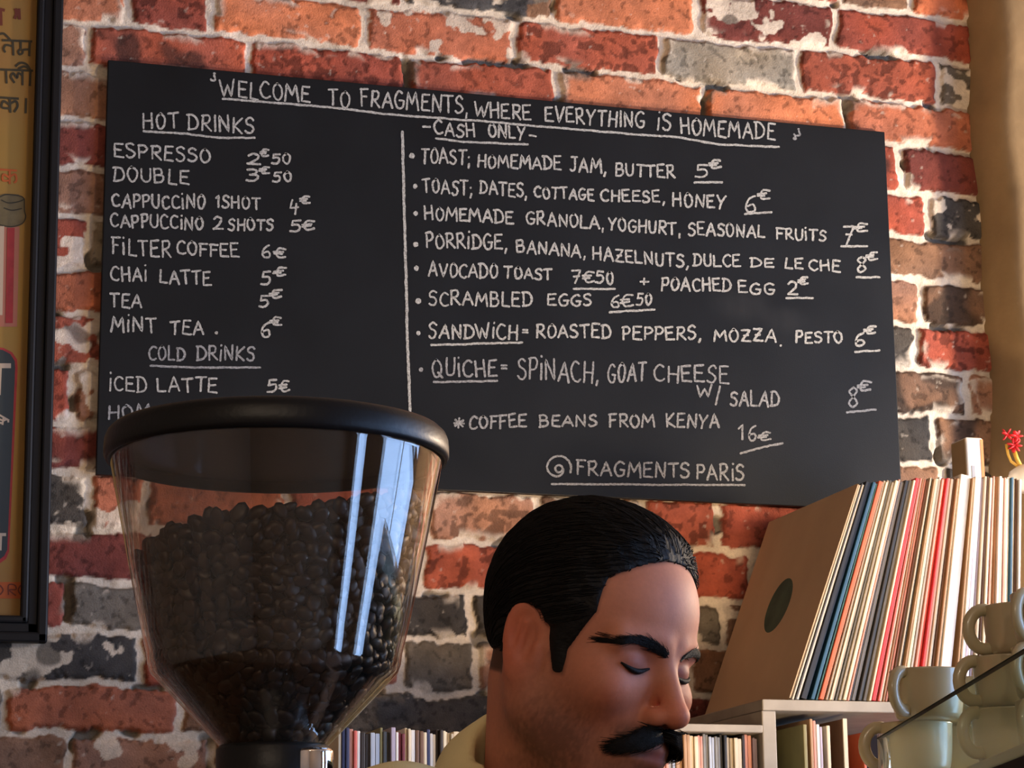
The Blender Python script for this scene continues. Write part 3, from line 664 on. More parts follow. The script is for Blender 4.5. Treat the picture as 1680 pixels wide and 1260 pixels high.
# ------------------------------------------------------------------ coffee grinder with its hopper of beans
HD = 1.415
AX = at(453, 900, HD)
def z_at(py, x, y):
    z = 1.6
    for _ in range(8):
        v = px_of((x, y, z))[1]; v2 = px_of((x, y, z+0.01))[1]; z += (py-v)/((v2-v)/0.01)
    return z
def rad(px_half, z): return px_half*(Vector((AX.x, AX.y, z))-CAM).dot(FW)/F_PX
zl = z_at(752, AX.x, AX.y); zs_ = z_at(1088, AX.x, AX.y); zn = z_at(1232, AX.x, AX.y); zt = zl+0.0165
rl = rad(282, zl); rg = rad(276, zl); rs = rad(209, zs_); rn = rad(82, zn)
plast_b = mat('black_plastic', (0.007, 0.007, 0.0075), 0.40, spec=0.2, bump=0.05, bscale=400)
smoky = clear_mat('clear_hopper_plastic', (0.80, 0.77, 0.74), 1.60, 0.012, grime=0.006)
chrome = mat('polished_chrome', (0.82, 0.82, 0.84), 0.06, metal=1.0)
grinder = thing('coffee_grinder', 'coffee grinder with a clear bean hopper and black lid, standing in the left foreground', 'coffee grinder', (AX.x, AX.y, 0.95))
Z0 = 0.95
def hz(z): return z-Z0
# hopper shell: outer profile up, inner profile down
outer = [(rn, zn-0.012), (rn, zn)]
for k in range(1, 9):
    t = k/8; outer.append((rn+(rs*0.965-rn)*t, zn+(zs_-0.006-zn)*t))
outer += [(rs*0.99, zs_-0.001), (rs*1.0, zs_+0.005)]
for k in range(1, 13):
    t = k/12; outer.append((rs+(rg-rs)*(t**0.93), zs_+0.005+(zl+0.006-zs_-0.005)*t))
inner = [(r-0.0022, z+0.0008) for r, z in outer][::-1]
shell = lathe('hopper', [(r, hz(z)) for r, z in outer+inner], smoky, grinder, 128, close=True)
shell['label'] = 'clear plastic bean hopper'
lid_p = [(0, zl+0.004), (rl*0.90, zl+0.004), (rl*0.955, zl+0.003), (rl*0.965, zl-0.002), (rl*0.985, zl-0.0025), (rl, zl+0.0005), (rl*1.0, zl+0.004), (rl*0.996, zl+0.0095), (rl*0.982, zl+0.0130), (rl*0.955, zt-0.0010), (rl*0.92, zt), (0, zt)]
lid = lathe('hopper_lid', [(r, hz(z)) for r, z in lid_p], plast_b, grinder, 128)
lid['label'] = 'black plastic lid of the hopper'
# neck collar, slide gate with chrome knob, and the grinder body below the picture
lathe('hopper_collar', [(0, hz(zn-0.05)), (rn*1.15, hz(zn-0.05)), (rn*1.15, hz(zn+0.0005)), (rn*1.08, hz(zn+0.003)), (rn*1.01, hz(zn+0.003)), (0, hz(zn+0.001))], plast_b, grinder, 64)
kp = at(513, 1245, HD-0.045)
ro = Vector((kp.x-AX.x, kp.y-AX.y, 0)); kr = 0.0118
bm = bmesh.new()
lathe_bm(bm, [(0, -0.020), (kr*.8, -0.020), (kr, -0.018), (kr, 0.0035), (kr*.96, 0.0052), (kr*.6, 0.006), (0, 0.006)], 40, M4=Matrix.Translation((ro.x, ro.y, hz(kp.z))))
bmesh.ops.recalc_face_normals(bm, faces=bm.faces[:])
kn = from_bm('gate_knob', bm, chrome, grinder, True); kn['label'] = 'chrome gate knob'
box('gate_slide', (ro.x*0.55, ro.y*0.55, hz(zn-0.028)), (0.022, 0.06, 0.008), chrome, grinder, 0.001, Matrix.Rotation(math.atan2(ro.y, ro.x)+PI/2, 3, 'Z'))
body_m = mat('grinder_body_paint', (0.03, 0.03, 0.032), 0.3, coat=0.3)
top = hz(zn)-0.05
bm = bmesh.new()
lathe_bm(bm, [(0, 0.14), (0.055, 0.14), (0.085, 0.17), (0.088, top-0.06), (0.07, top-0.02), (rn*1.25, top), (0, top)], 48)
box_bm(bm, (0, 0.02, 0.085), (0.2, 0.24, 0.12), bevel=0.02); box_bm(bm, (0, 0, 0.0125), (0.21, 0.30, 0.025), bevel=0.006)
bmesh.ops.recalc_face_normals(bm, faces=bm.faces[:])
from_bm('body', bm, body_m, grinder, False)
box('spout', (0, -0.10, 0.20), (0.05, 0.07, 0.05), plast_b, grinder, 0.006)
tube('portafilter_fork', [(-0.03, -0.08, 0.135), (-0.033, -0.16, 0.135), (0.033, -0.16, 0.135), (0.03, -0.08, 0.135)], 0.005, chrome, grinder)
# beans: packed against the inside of the hopper, nobody could count them
brn = np.random.RandomState(3)
def bean_shape():
    vs, fs = [], []
    nu, nv = 8, 5
    vs.append((0, 0, -1))
    for j in range(1, nv):
        th = PI*j/nv-PI/2
        for i in range(nu):
            ph = 2*PI*i/nu
            vs.append((math.cos(th)*math.cos(ph), math.cos(th)*math.sin(ph), math.sin(th)))
    vs.append((0, 0, 1)); n = len(vs)-1
    for i in range(nu): fs.append((0, 1+(i+1) % nu, 1+i))
    for j in range(nv-2):
        for i in range(nu):
            a = 1+j*nu+i; b = 1+j*nu+(i+1) % nu; fs.append((a, b, b+nu)); fs.append((a, b+nu, a+nu))
    for i in range(nu): fs.append((n, n-nu+i, n-nu+(i+1) % nu))
    v = np.array(vs)*np.array([0.0062, 0.0045, 0.0034])
    fl = v[:, 2] > 0
    v[fl, 2] *= 0.75
    # the crease along the flat face
    crease = np.exp(-(v[:, 1]/0.0011)**2)*fl*(np.abs(v[:, 0]) < 0.0055); v[:, 2] -= 0.0012*crease
    return v, np.array(fs)
bv, bf = bean_shape()
def r_in(z):                          # inner radius of the hopper at height z
    pr = [(zn, rn), (zs_-0.006, rs*0.965), (zs_+0.005, rs), (zl, rg)]
    for (z0, r0), (z1, r1) in zip(pr[:-1], pr[1:]):
        if z <= z1: return r0+(r1-r0)*max(0, (z-z0)/(z1-z0))-0.0026
    return rg-0.0026
zlev = z_at(815, AX.x, AX.y-0.09)     # mean level of the heap at the front
def level(x, y):                      # the heap: a little higher in the middle, tipped down to the left
    return zlev+0.004*math.sin(x*40+y*22)+0.12*x - 0.22*max(0, -x-0.04) - 0.5*max(0, x-0.07)
V, Fc, CL = [], [], []; nb = 0
pts = []
def try_add(p, n, flat):
    global nb
    # random orientation, lying roughly flat against the wall it touches
    R = Matrix.Rotation(brn.uniform(0, 2*PI), 3, 'Z')
    tilt = Matrix.Rotation(brn.normal(0, 0.45), 3, 'X') @ Matrix.Rotation(brn.normal(0, 0.45), 3, 'Y')
    q = Vector(n).to_track_quat('Z' if brn.rand() < 0.5 else '-Z', 'Y').to_matrix()
    M3 = np.array(q @ tilt @ R); s = brn.uniform(0.86, 1.12)
    vv = (bv*s) @ M3.T + np.array(p)
    lim = np.array([r_in(q+Z0)-0.0012 for q in vv[:, 2]]); rr = np.hypot(vv[:, 0], vv[:, 1]); k = np.minimum(1, lim/np.maximum(rr, 1e-6))
    vv[:, 0] *= k; vv[:, 1] *= k
    V.append(vv); Fc.append(bf+nb*len(bv)); nb += 1
    b_ = brn.uniform(0.6, 1.45); CL.append(np.tile(np.array([[0.0215, 0.0122, 0.0083]])*b_*np.array([[1, brn.uniform(.9, 1.1), brn.uniform(.85, 1.15)]]), (len(bv), 1)))
z = zn+0.007; rowi = 0
while z < zlev+0.02:
    r0 = r_in(z)
    steep = z < zs_-0.004
    slope_n = Vector((-(zs_-zn), 0, (rs-rn))).normalized() if steep else Vector((-1, 0, 0.15)).normalized()
    cnt = max(6, int(2*PI*r0/0.0094))
    for i in range(cnt):
        for layer in (0, 1):
            a = 2*PI*(i+0.5*(rowi % 2)+brn.uniform(-.28, .28)+0.5*layer)/cnt
            r = r0-0.0036-brn.uniform(0, 0.0016)-layer*0.0062
            zz = z+brn.uniform(-0.0022, 0.0022)
            x, y = r*math.cos(a), r*math.sin(a)
            if zz > level(x, y): continue
            n = Vector((math.cos(a)*slope_n.x, math.sin(a)*slope_n.x, slope_n.z))
            try_add((x, y, hz(zz)+Z0-0.95), n, True)
    z += 0.0058 if not steep else 0.0050; rowi += 1
g = np.arange(-0.1, 0.1, 0.0085)
for x in g:
    for y in g:
        if math.hypot(x, y) < r_in(zlev)-0.009:
            X, Y = x+brn.uniform(-.003, .003), y+brn.uniform(-.003, .003)
            try_add((X, Y, hz(level(X, Y)-0.002+brn.uniform(-.003, .003))), (0, 0, 1), True)
V = np.concatenate(V); Fc = np.concatenate(Fc); CL = np.concatenate(CL)
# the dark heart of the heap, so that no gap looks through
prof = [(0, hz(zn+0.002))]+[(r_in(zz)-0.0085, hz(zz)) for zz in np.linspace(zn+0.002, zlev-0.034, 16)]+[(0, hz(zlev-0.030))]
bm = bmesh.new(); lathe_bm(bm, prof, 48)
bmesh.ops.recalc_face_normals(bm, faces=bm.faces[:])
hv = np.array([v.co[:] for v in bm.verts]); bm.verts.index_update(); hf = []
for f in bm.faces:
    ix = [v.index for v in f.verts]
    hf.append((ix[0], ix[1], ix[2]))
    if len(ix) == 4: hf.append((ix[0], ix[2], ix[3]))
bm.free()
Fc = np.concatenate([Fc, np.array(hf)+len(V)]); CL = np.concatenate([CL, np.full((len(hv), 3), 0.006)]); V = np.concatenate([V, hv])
me = bpy.data.meshes.new('coffee_beans'); me.vertices.add(len(V)); me.vertices.foreach_set('co', V.astype(np.float32).ravel())
me.loops.add(len(Fc)*3); me.loops.foreach_set('vertex_index', Fc.astype(np.int32).ravel()); me.polygons.add(len(Fc))
me.polygons.foreach_set('loop_start', (np.arange(len(Fc))*3).astype(np.int32)); me.polygons.foreach_set('loop_total', np.full(len(Fc), 3, np.int32)); me.update(calc_edges=True)
set_colors(me, CL)
beans = link('coffee_beans', me, mat('roasted_bean', rough=0.42, attr='col', spec=0.6)); beans.location = (AX.x, AX.y, Z0)
tag(beans, 'dark roasted coffee beans filling the clear grinder hopper', 'coffee beans', kind='stuff')
# counter the grinder and the espresso machine stand on (below the picture)
counter = tag(box('counter', (-0.40, -1.955, 0.925), (1.24, 0.57, 0.05), mat('counter_wood', lin((96, 66, 42)), 0.4, noise=0.3, nscale=6, stretch=(1, 10, 10))), 'wooden counter top under the coffee grinder', 'counter')

# ------------------------------------------------------------------ record shelf
SY = -0.345                                             # front of the shelf
ZS = on_y(1300, 1148, SY).z                             # its top
shelf_m = mat('worn_white_shelf', lin((150, 142, 128)), 0.7, noise=0.3, nscale=14, bump=0.1)
shelf_d = mat('shelf_brown_inside', lin((58, 46, 36)), 0.8, noise=0.2, nscale=10)
xl = on_y(1251, 1155, SY).x; TH = 0.0145
shelf = thing('record_shelf', 'worn grey white wall shelf unit holding the rows of records below the chalkboard', 'shelf', (xl, -0.17, 0.0))
SO = Vector(shelf.location)
def sbox(name, a, b, m=shelf_m, bev=0.0015):
    a, b = Vector(a), Vector(b); return box(name, (a+b)/2-SO, b-a, m, shelf, bev)
sbox('top_board', (xl, SY, ZS-TH), (1.95, -0.012, ZS))
ux0, ux1 = on_y(1252, 1200, SY).x, on_y(1275, 1200, SY).x
sbox('upright', (ux0, SY+0.002, 1.20), (ux1, -0.012, ZS-TH))
zlb = on_y(1170, 1188, SY).z; xlb = 0.52
sbox('lower_board', (xlb, SY, zlb-0.010), (ux0, -0.012, zlb))
ZLOW = on_y(1170, 1206, SY+0.012).z-0.312
sbox('bottom_board', (-0.05, SY, ZLOW-0.018), (1.95, -0.012, ZLOW))
sbox('end_upright', (1.93, SY+0.002, 1.20), (1.95, -0.012, ZS-TH))
sbox('back_panel', (ux1, -0.018, ZLOW), (1.93, -0.0125, ZS-TH), shelf_d, 0)
sbox('end_upright', (-0.065, SY+0.002, 1.20), (-0.05, -0.012, ZLOW+0.05))

ORD = ['first', 'second', 'third', 'fourth', 'fifth', 'sixth', 'seventh', 'eighth', 'ninth', 'tenth', 'eleventh', 'twelfth', 'thirteenth', 'fourteenth', 'fifteenth', 'sixteenth', 'seventeenth', 'eighteenth', 'nineteenth']
def ordinal(n):
    if n < 20: return ORD[n-1]
    tens = ['twenty', 'thirty', 'forty', 'fifty', 'sixty'][n//10-2]
    if n % 10 == 0: return tens[:-1]+'ieth'
    return tens+'-'+ORD[n % 10-1]
CN = {  # spine colours by the word used for them
 'cream': (214, 198, 166), 'white': (226, 220, 208), 'black': (18, 20, 26), 'blue': (34, 78, 104), 'orange': (206, 98, 62), 'beige': (178, 164, 138), 'grey': (120, 118, 112),
 'dark grey': (64, 64, 62), 'red': (190, 50, 52), 'pink': (204, 142, 122), 'brown': (110, 78, 56), 'tan': (168, 130, 92), 'navy': (48, 54, 86), 'maroon': (112, 40, 52),
 'lavender': (176, 164, 178), 'teal': (78, 122, 124), 'olive': (134, 126, 80), 'dark brown': (44, 34, 28), 'pale blue': (172, 180, 190), 'salmon': (204, 98, 84), 'purple grey': (108, 94, 102)}
rec_rng = random.Random(21)
def spine_mat(cn):
    return mat('sleeve_card_'+cn.replace(' ', '_'), lin(CN[cn]), 0.55, noise=0.22, nscale=26, stretch=(6, 1, 0.6), bump=0.08, bscale=90)
def record_sleeve(cn, t, size):
    """a card sleeve: slim box, rounded at the spine, open edge at the rear, with the disc inside"""
    bm = bmesh.new(); box_bm(bm, (0, size/2, size/2), (t, size, size), bevel=min(0.0009, t*0.22))
    return bm
wear = mat('sleeve_title_print', (0.02, 0.02, 0.02), 0.6)
TOP = [('white', 2.2), ('dark grey', 2.2), ('white', 3.0), ('black', 9.0), ('blue', 5.5), ('teal', 2.2), ('orange', 6.8), ('beige', 3.2), ('cream', 3.0), ('beige', 4.0), ('grey', 2.6), ('beige', 3.6), ('cream', 5.2), ('pink', 2.6), ('black', 2.6),
 ('grey', 5.5), ('dark grey', 5.2), ('grey', 4.6), ('cream', 3.2), ('red', 6.2), ('salmon', 3.4), ('cream', 3.0), ('tan', 2.6), ('pink', 2.8), ('brown', 3.0), ('beige', 2.6), ('dark grey', 4.4), ('tan', 2.4), ('cream', 5.0), ('white', 3.2),
 ('pink', 3.6), ('salmon', 5.2), ('red', 3.2), ('pink', 3.6), ('cream', 4.6), ('brown', 3.0), ('tan', 3.6), ('grey', 2.6), ('white', 17.0), ('tan', 3.0), ('dark brown', 2.2), ('white', 5.0), ('lavender', 3.6), ('white', 3.8), ('lavender', 3.2), ('cream', 4.0), ('brown', 2.8), ('cream', 4.6), ('pink', 3.0), ('cream', 3.6), ('tan', 3.0),
 ('white', 4.2), ('cream', 4.0), ('pink', 3.0), ('cream', 4.0), ('white', 5.0), ('blue', 4.0), ('cream', 3.6), ('brown', 3.4), ('white', 4.0)]
S12 = 0.313
# the plain brown sleeve at the near end of the row, with the label showing through its centre hole
kraft = mat('brown_kraft_card', lin((190, 160, 124)), 0.8, noise=0.12, nscale=7, bump=0.06, bscale=150)
first = thing('record_sleeve', 'plain brown card record sleeve with a centre hole, leftmost on the upper shelf', 'record')
bm = bmesh.new(); rH, nH = 0.041, 40
cy, cz = S12*0.5, S12*0.5
sq = [(0, 0), (S12, 0), (S12, S12), (0, S12)]
def ring_face(x, flip):
    inner_ = [bm.verts.new((x, cy+rH*math.cos(2*PI*i/nH), cz+rH*math.sin(2*PI*i/nH))) for i in range(nH)]
    out_ = []
    for i in range(nH):
        c_, s_ = math.cos(2*PI*i/nH), math.sin(2*PI*i/nH); k = (S12/2)/max(abs(c_), abs(s_)); out_.append(bm.verts.new((x, cy+k*c_, cz+k*s_)))
    for i in range(nH):
        j = (i+1) % nH; bm.faces.new((inner_[i], inner_[j], out_[j], out_[i]))
    return inner_, out_
i1, o1 = ring_face(-0.0012, False); i2, o2 = ring_face(-0.0009, True)
for i in range(nH):
    j = (i+1) % nH; bm.faces.new((i1[i], i1[j], i2[j], i2[i]))
box_bm(bm, (0.0008, S12/2, S12/2), (0.0006, S12, S12))
box_bm(bm, (-0.00005, 0.0007, S12/2), (0.0021, 0.0014, S12)); box_bm(bm, (-0.00005, S12/2, 0.0007), (0.0021, S12, 0.0014)); box_bm(bm, (-0.00005, S12/2, S12-0.0007), (0.0021, S12, 0.0014))
bmesh.ops.recalc_face_normals(bm, faces=bm.faces[:])
from_bm('card_sleeve', bm, kraft, first)
bm = bmesh.new(); lathe_bm(bm, [(0, -0.0003), (0.149, -0.0003), (0.149, 0.0003), (0, 0.0003)], 64, M4=Matrix.Translation((-0.0001, cy, cz)) @ Matrix.Rotation(PI/2, 4, 'Y'))
bmesh.ops.recalc_face_normals(bm, faces=bm.faces[:])
disc = from_bm('vinyl_disc', bm, mat('black_vinyl', (0.01, 0.01, 0.01), 0.3), first)
bm = bmesh.new(); lathe_bm(bm, [(0, -0.0001), (0.05, -0.0001), (0.05, 0.0001), (0, 0.0001)], 48, M4=Matrix.Translation((-0.0006, cy, cz)) @ Matrix.Rotation(PI/2, 4, 'Y'))
bmesh.ops.recalc_face_normals(bm, faces=bm.faces[:])
lb = from_bm('disc_label', bm, mat('green_label_paper', lin((62, 82, 66)), 0.8, noise=0.4, nscale=30), disc); lb['label'] = 'dark green paper label'
HREF = 0.285
def lean_place(o, xr, lean, size, y, zbase, t):
    """stand it on the shelf, leaned to the right against its neighbour; xr is its middle at the height where they touch"""
    o.rotation_euler = (0, lean, 0)
    o.location = (xr-HREF*math.tan(lean), y, zbase+abs(math.sin(lean))*t/2+0.0004)
XT0 = on_y(1409, 793, SY).x-(S12*math.cos(math.radians(21))-HREF)*math.tan(math.radians(21))
xt = XT0; u0 = 0.0
lean_place(first, xt, math.radians(21.0), S12, SY, ZS, 0.003)
total = sum(t for _, t in TOP)/1000
seen = {}
xt += 0.0026; acc = 0.0
for n, (cn, t_) in enumerate(TOP):
    t = t_/1000; lean = math.radians(20.6-15.8*min(1, acc/0.215)) if acc < 0.215 else math.radians(max(2.2, 4.8-14*(acc-0.215)))
    size = S12+rec_rng.uniform(-0.0025, 0.0015)+(0.004 if t_ > 15 else 0)
    o = from_bm('record_sleeve', record_sleeve(cn, t*0.90, size), spine_mat(cn))
    th = t/math.cos(lean)
    lean_place(o, xt+th/2, lean, size, SY+rec_rng.uniform(-0.002, 0.006), ZS, t)
    lab = 'thick black record box with a dark spine, near the brown sleeve' if (cn, t_) == ('black', 9.0) else ('thick white record box set among thin sleeves in the leaning row' if t_ > 15 else
          '%s spined record, %s to the right of the brown sleeve, upper shelf' % (cn, ordinal(n+1)))
    tag(o, lab, 'record', 'records leaning on the upper shelf')
    xt += th; acc += th
first['group'] = 'records leaning on the upper shelf'
XEND = xt
# the lower rows
LOWL = [('cream', 5), ('navy', 11), ('pink', 6), ('salmon', 5), ('white', 5), ('dark brown', 14), ('pale blue', 14), ('olive', 4), ('dark grey', 11), ('lavender', 7), ('white', 4), ('maroon', 10), ('cream', 8), ('white', 7), ('brown', 12), ('cream', 5), ('navy', 5), ('white', 9), ('dark brown', 9), ('cream', 8), ('beige', 8)]
LOWR = [('pink', 10), ('pale blue', 10), ('tan', 12), ('tan', 11), ('cream', 13), ('pink', 8), ('grey', 9), ('pale blue', 9), ('grey', 9), ('black', 10), ('beige', 11), ('cream', 13), ('dark brown', 5), ('pink', 12), ('purple grey', 8)]
def low_row(px0, seq, text, grp, fr=1.0):
    x = on_y(px0, 1215, SY+0.012).x
    for n, (cn, wpx) in enumerate(seq):
        t = wpx*fr/1130.0; size = 0.312+rec_rng.uniform(-0.004, 0.0035)
        if x+t > ux0-0.001 and x < ux1: break
        k = 2 if t > 0.0065 else 1                       # broad colours in the picture are pairs of slim sleeves
        for q in range(k):
            o = from_bm('record_sleeve', record_sleeve(cn, t/k*0.93, size-0.001*q), spine_mat(cn))
            o.location = (x+t/k*(q+0.5), SY+0.012+rec_rng.uniform(-0.001, 0.006), ZLOW+0.0004)
            low_row.n += 1
            tag(o, text % (cn, ordinal(low_row.n)), 'record', grp)
        x += t
    return x
low_row.n = 0
xe = low_row(556, LOWL, '%s record spine, %s from the left on the lower shelf behind the grinder', 'records on the lower shelf, left part')
xr0 = on_y(1087, 1215, SY+0.012).x
mids = ['cream', 'brown', 'pale blue', 'tan', 'dark grey', 'white', 'maroon', 'beige', 'pink', 'navy', 'olive', 'grey']
seq = []; need = (xr0-xe)*1130.0; i = 0
while need > 5:
    wd = min(need, rec_rng.choice((6, 8, 9, 12))); seq.append((mids[(i*5+i//7) % 12], wd)); need -= wd; i += 1
low_row.n = 0
x = xe
for cn, wpx in seq:
    t = wpx/1130.0
    o = from_bm('record_sleeve', record_sleeve(cn, t*0.93, 0.311), spine_mat(cn)); o.location = (x+t/2, SY+0.014, ZLOW+0.0004); x += t
    low_row.n += 1; tag(o, '%s record spine behind the man, %s of the lower row hidden by him' % (cn, ordinal(low_row.n)), 'record', 'records on the lower shelf behind the man')
low_row.n = 0
low_row(1087, LOWR, '%s record spine, %s from the left under the lower board, beside the man', 'records under the lower board')
# the loose records in the right bay
BAY = [(1315, 1190, 'olive', 5, 'olive brown record sleeve seen from its side, leftmost in the right bay'), (1325, 1181, 'tan', 4, 'tan spined tall record, second in the right bay'), (1330, 1184, 'pink', 4, 'pink spined record between tan and white ones in the right bay'),
 (1336, 1190, 'white', 4.5, 'white spined record in the middle of the right bay'), (1341, 1194, 'lavender', 3.5, 'pale lavender record right of the white one in the right bay'), (1353, 1192, 'cream', 5, 'cream spined record standing apart in the right bay'), (1380, 1181, 'brown', 5, 'brown record sleeve with a pale spine, standing tall in the right bay'), (1412, 1203, 'orange', 4, 'orange brown record at the right of the right bay, beside the cups')]
for px, py, cn, tm, lab in BAY:
    p = on_y(px, py, SY+0.02); size = min(0.313, max(0.26, p.z-ZLOW))
    o = from_bm('record_sleeve', record_sleeve(cn, tm/1000, size), spine_mat('olive' if cn == 'olive' else cn)); o.location = (p.x, SY+0.009, p.z-size)
    if cn == 'brown':
        edge = box('sleeve_spine', (0, 0.0005, size/2), (tm/1000+0.0006, 0.003, size+0.0004), spine_mat('cream'), o); edge['label'] = 'cream spine'
    o.location.z = ZLOW+0.0004
    if p.z-ZLOW > 0.313:
        o.scale = (1, 1, (p.z-ZLOW)/size)
    tag(o, lab, 'record', 'loose records in the right bay')

# things standing on top of the records
wb = on_y(1588, 783, -0.26)
zt_ = ZS+0.3135
wbx = thing('white_box', 'small white box with an orange edge standing on top of the records', 'box', (wb.x+0.013, -0.237, zt_))
hb = on_y(1588, 717, -0.26).z-zt_
bm = bmesh.new(); box_bm(bm, (0, 0, hb/2), (0.027, 0.046, hb), bevel=0.0025); from_bm('box_body', bm, mat('white_card', lin((222, 214, 200)), 0.6, noise=0.06, nscale=20), wbx)
o = box('box_side', (-0.0137, 0, hb/2), (0.0006, 0.042, hb-0.005), mat('tan_card', lin((176, 152, 112)), 0.8, noise=0.1, nscale=30), wbx); o['label'] = 'tan card side'
o = box('box_stripe', (0.0112, -0.0232, hb/2), (0.0045, 0.0006, hb-0.005), mat('orange_print', lin((226, 128, 70)), 0.6), wbx); o['label'] = 'orange stripe'
o = box('box_mark', (-0.004, -0.0232, hb*0.26), (0.005, 0.0006, hb*0.34), mat('grey_print', lin((150, 150, 156)), 0.6), wbx); o['label'] = 'grey printed mark'
vp = on_y(1688, 790, -0.25)
vase = thing('bud_vase', 'small round white bud vase with a red flower, on the records at the right edge', 'vase', (vp.x, -0.25, zt_))
rv = 0.030
vpz = on_y(1688, 763, -0.25).z-zt_
lathe('vase_body', [(0, 0), (0.018, 0), (0.027, 0.006), (rv, vpz*0.45), (0.027, vpz*0.75), (0.016, vpz*0.95), (0.012, vpz), (0.0085, vpz*0.97), (0.008, vpz*0.6), (0, vpz*0.55)], mat('white_glaze', lin((232, 224, 208)), 0.2, coat=0.4), vase, 48)
def vl(px, py): v = on_y(px, py, -0.25); return Vector((v.x-vp.x, 0, v.z-zt_))
yel = mat('yellow_stem', lin((216, 168, 62)), 0.5); redf = mat('red_petal', lin((204, 30, 36)), 0.55, noise=0.25, nscale=120)
st = [(0.0, 0, vpz*0.7), vl(1670, 758), vl(1668, 748), vl(1665, 738)]
sA = tube('flower_stem', [Vector((0, 0, vpz*0.7)), vl(1674, 764), vl(1668, 752), vl(1664, 740)], 0.0032, yel, vase, 8); sA['label'] = 'yellow stem'
sB = tube('flower_stem', [Vector((-0.002, 0, vpz*0.7)), vl(1661, 756)+Vector((0, .004, 0)), vl(1656, 744)+Vector((0, .004, 0)), vl(1653, 728)+Vector((0, .004, 0))], 0.0022, yel, vase, 8)
def blossom(c, n, r, seed):
    bm = bmesh.new(); rr_ = random.Random(seed)
    for k in range(n):
        a = 2*PI*k/n+rr_.uniform(-.2, .2); el = rr_.uniform(-.3, .6)
        d = Vector((math.cos(a)*math.cos(el), -math.sin(el), math.sin(a)*math.cos(el)))
        ret = bmesh.ops.create_icosphere(bm, subdivisions=2, radius=1.0)
        q = d.to_track_quat('X', 'Z').to_matrix().to_4x4()
        bmesh.ops.transform(bm, matrix=Matrix.Translation(c+d*r*0.62) @ q @ Matrix.Diagonal((r*0.62, r*0.42, r*0.2, 1)), verts=ret['verts'])
    ret = bmesh.ops.create_icosphere(bm, subdivisions=2, radius=r*0.35); bmesh.ops.translate(bm, vec=c, verts=ret['verts'])
    o = from_bm('blossom', bm, redf, vase, True); return o
blossom(vl(1654, 712)+Vector((0, .004, 0)), 6, 0.0085, 3); blossom(vl(1667, 716), 6, 0.0085, 5); blossom(vl(1664, 731), 7, 0.0095, 8)

# ------------------------------------------------------------------ espresso machine with cups stacked on top
mA, mB = at(1680, 1065, 1.486), at(1440, 1212, 2.10)
hd = Vector((mB.x-mA.x, mB.y-mA.y, 0)).normalized()          # along the machine, away from the viewer
sd = Vector((hd.y, -hd.x, 0))                               # across it, to the right
zg1 = (mA.z+mB.z)/2; zg0 = at(1680, 1230, 1.486).z
ang = math.atan2(-hd.x, hd.y)
LEN, WID = 0.74, 0.42
ori = Vector((mA.x, mA.y, 0))-hd*0.10                        # near left corner of the machine
mac = thing('espresso_machine', 'black espresso machine with a clear glass cup rail, at the lower right corner', 'espresso machine', (ori.x, ori.y, 0.95), (0, 0, ang))
def ml(x, y, z): return Vector((x, y, z-0.95))              # x across to the right, y along
blackm = mat('machine_black', (0.010, 0.010, 0.011), 0.75, spec=0.08)
CH, CR = 0.043, 0.0325
zc0 = at(1684, 988, 2.05).z-3*(CH+0.0006)-0.0006                                            # cup tray
def mbox(name, a, b, m_, bev=0.004, label=None):
    a, b = Vector(a), Vector(b); o = box(name, (a+b)/2, b-a, m_, mac, bev)
    if label: o['label'] = label
    return o
mbox('housing', ml(-0.004, 0, 1.13), ml(WID, LEN, zg0), blackm, 0.012)
mbox('cup_tray', ml(0.072, 0.01, zg0), ml(WID-0.012, LEN-0.01, zc0), mat('tray_enamel', lin((128, 122, 92)), 0.5, noise=0.1), 0.003, 'olive grey enamelled cup tray')
mbox('base', ml(0.0, 0.02, 0.99), ml(WID, LEN-0.02, 1.035), blackm, 0.008)
for y in (0.08, LEN-0.08):
    for x in (0.05, WID-0.05): mbox('foot', ml(x-0.02, y-0.02, 0.95), ml(x+0.02, y+0.02, 0.99), chrome, 0.003)
mbox('back_column', ml(WID*0.55, 0.05, 1.03), ml(WID-0.01, LEN-0.05, 1.14), blackm, 0.006)
for y in (0.2, 0.54):
    bm = bmesh.new(); lathe_bm(bm, [(0, 1.065-0.95), (0.032, 1.065-0.95), (0.036, 1.075-0.95), (0.036, 1.125-0.95), (0, 1.131-0.95)], 32, M4=Matrix.Translation((0.12, y, 0)))
    bmesh.ops.recalc_face_normals(bm, faces=bm.faces[:]); from_bm('group_head', bm, chrome, mac, True)
glass = clear_mat('cup_rail_glass', (0.90, 0.95, 0.88), 1.5, 0.12, gloss=(0.9, 1.0, 0.85), grime=0.05, edge=0.16)
gp = mbox('rail_glass', ml(0.0, 0.04, zg0-0.002), ml(0.004, LEN-0.006, zg1), glass, 0.0); gp['label'] = 'clear glass cup rail'
gem = mat('glass_edge_green', lin((34, 40, 26)), 0.7, spec=0.1)
o = mbox('rail_glass_edge', ml(-0.0003, 0.04, zg1-0.0002), ml(0.0043, LEN-0.006, zg1+0.0006), gem, 0.0); o['label'] = 'dark green polished edge of the glass'
tube('rail_post', [ml(0.006, LEN-0.004, zg0-0.01), ml(0.006, LEN-0.004, zg1+0.004)], 0.0055, chrome, mac, 16)
tube('steam_wand', [ml(0.05, LEN-0.01, 1.36), ml(0.0, LEN+0.04, 1.37), ml(-0.03, LEN+0.07, 1.34), ml(-0.05, LEN+0.08, 1.12)], 0.006, chrome, mac, 12)

cup_m = mat('olive_glaze', lin((178, 166, 132)), 0.3, noise=0.05, nscale=30, coat=0.3)

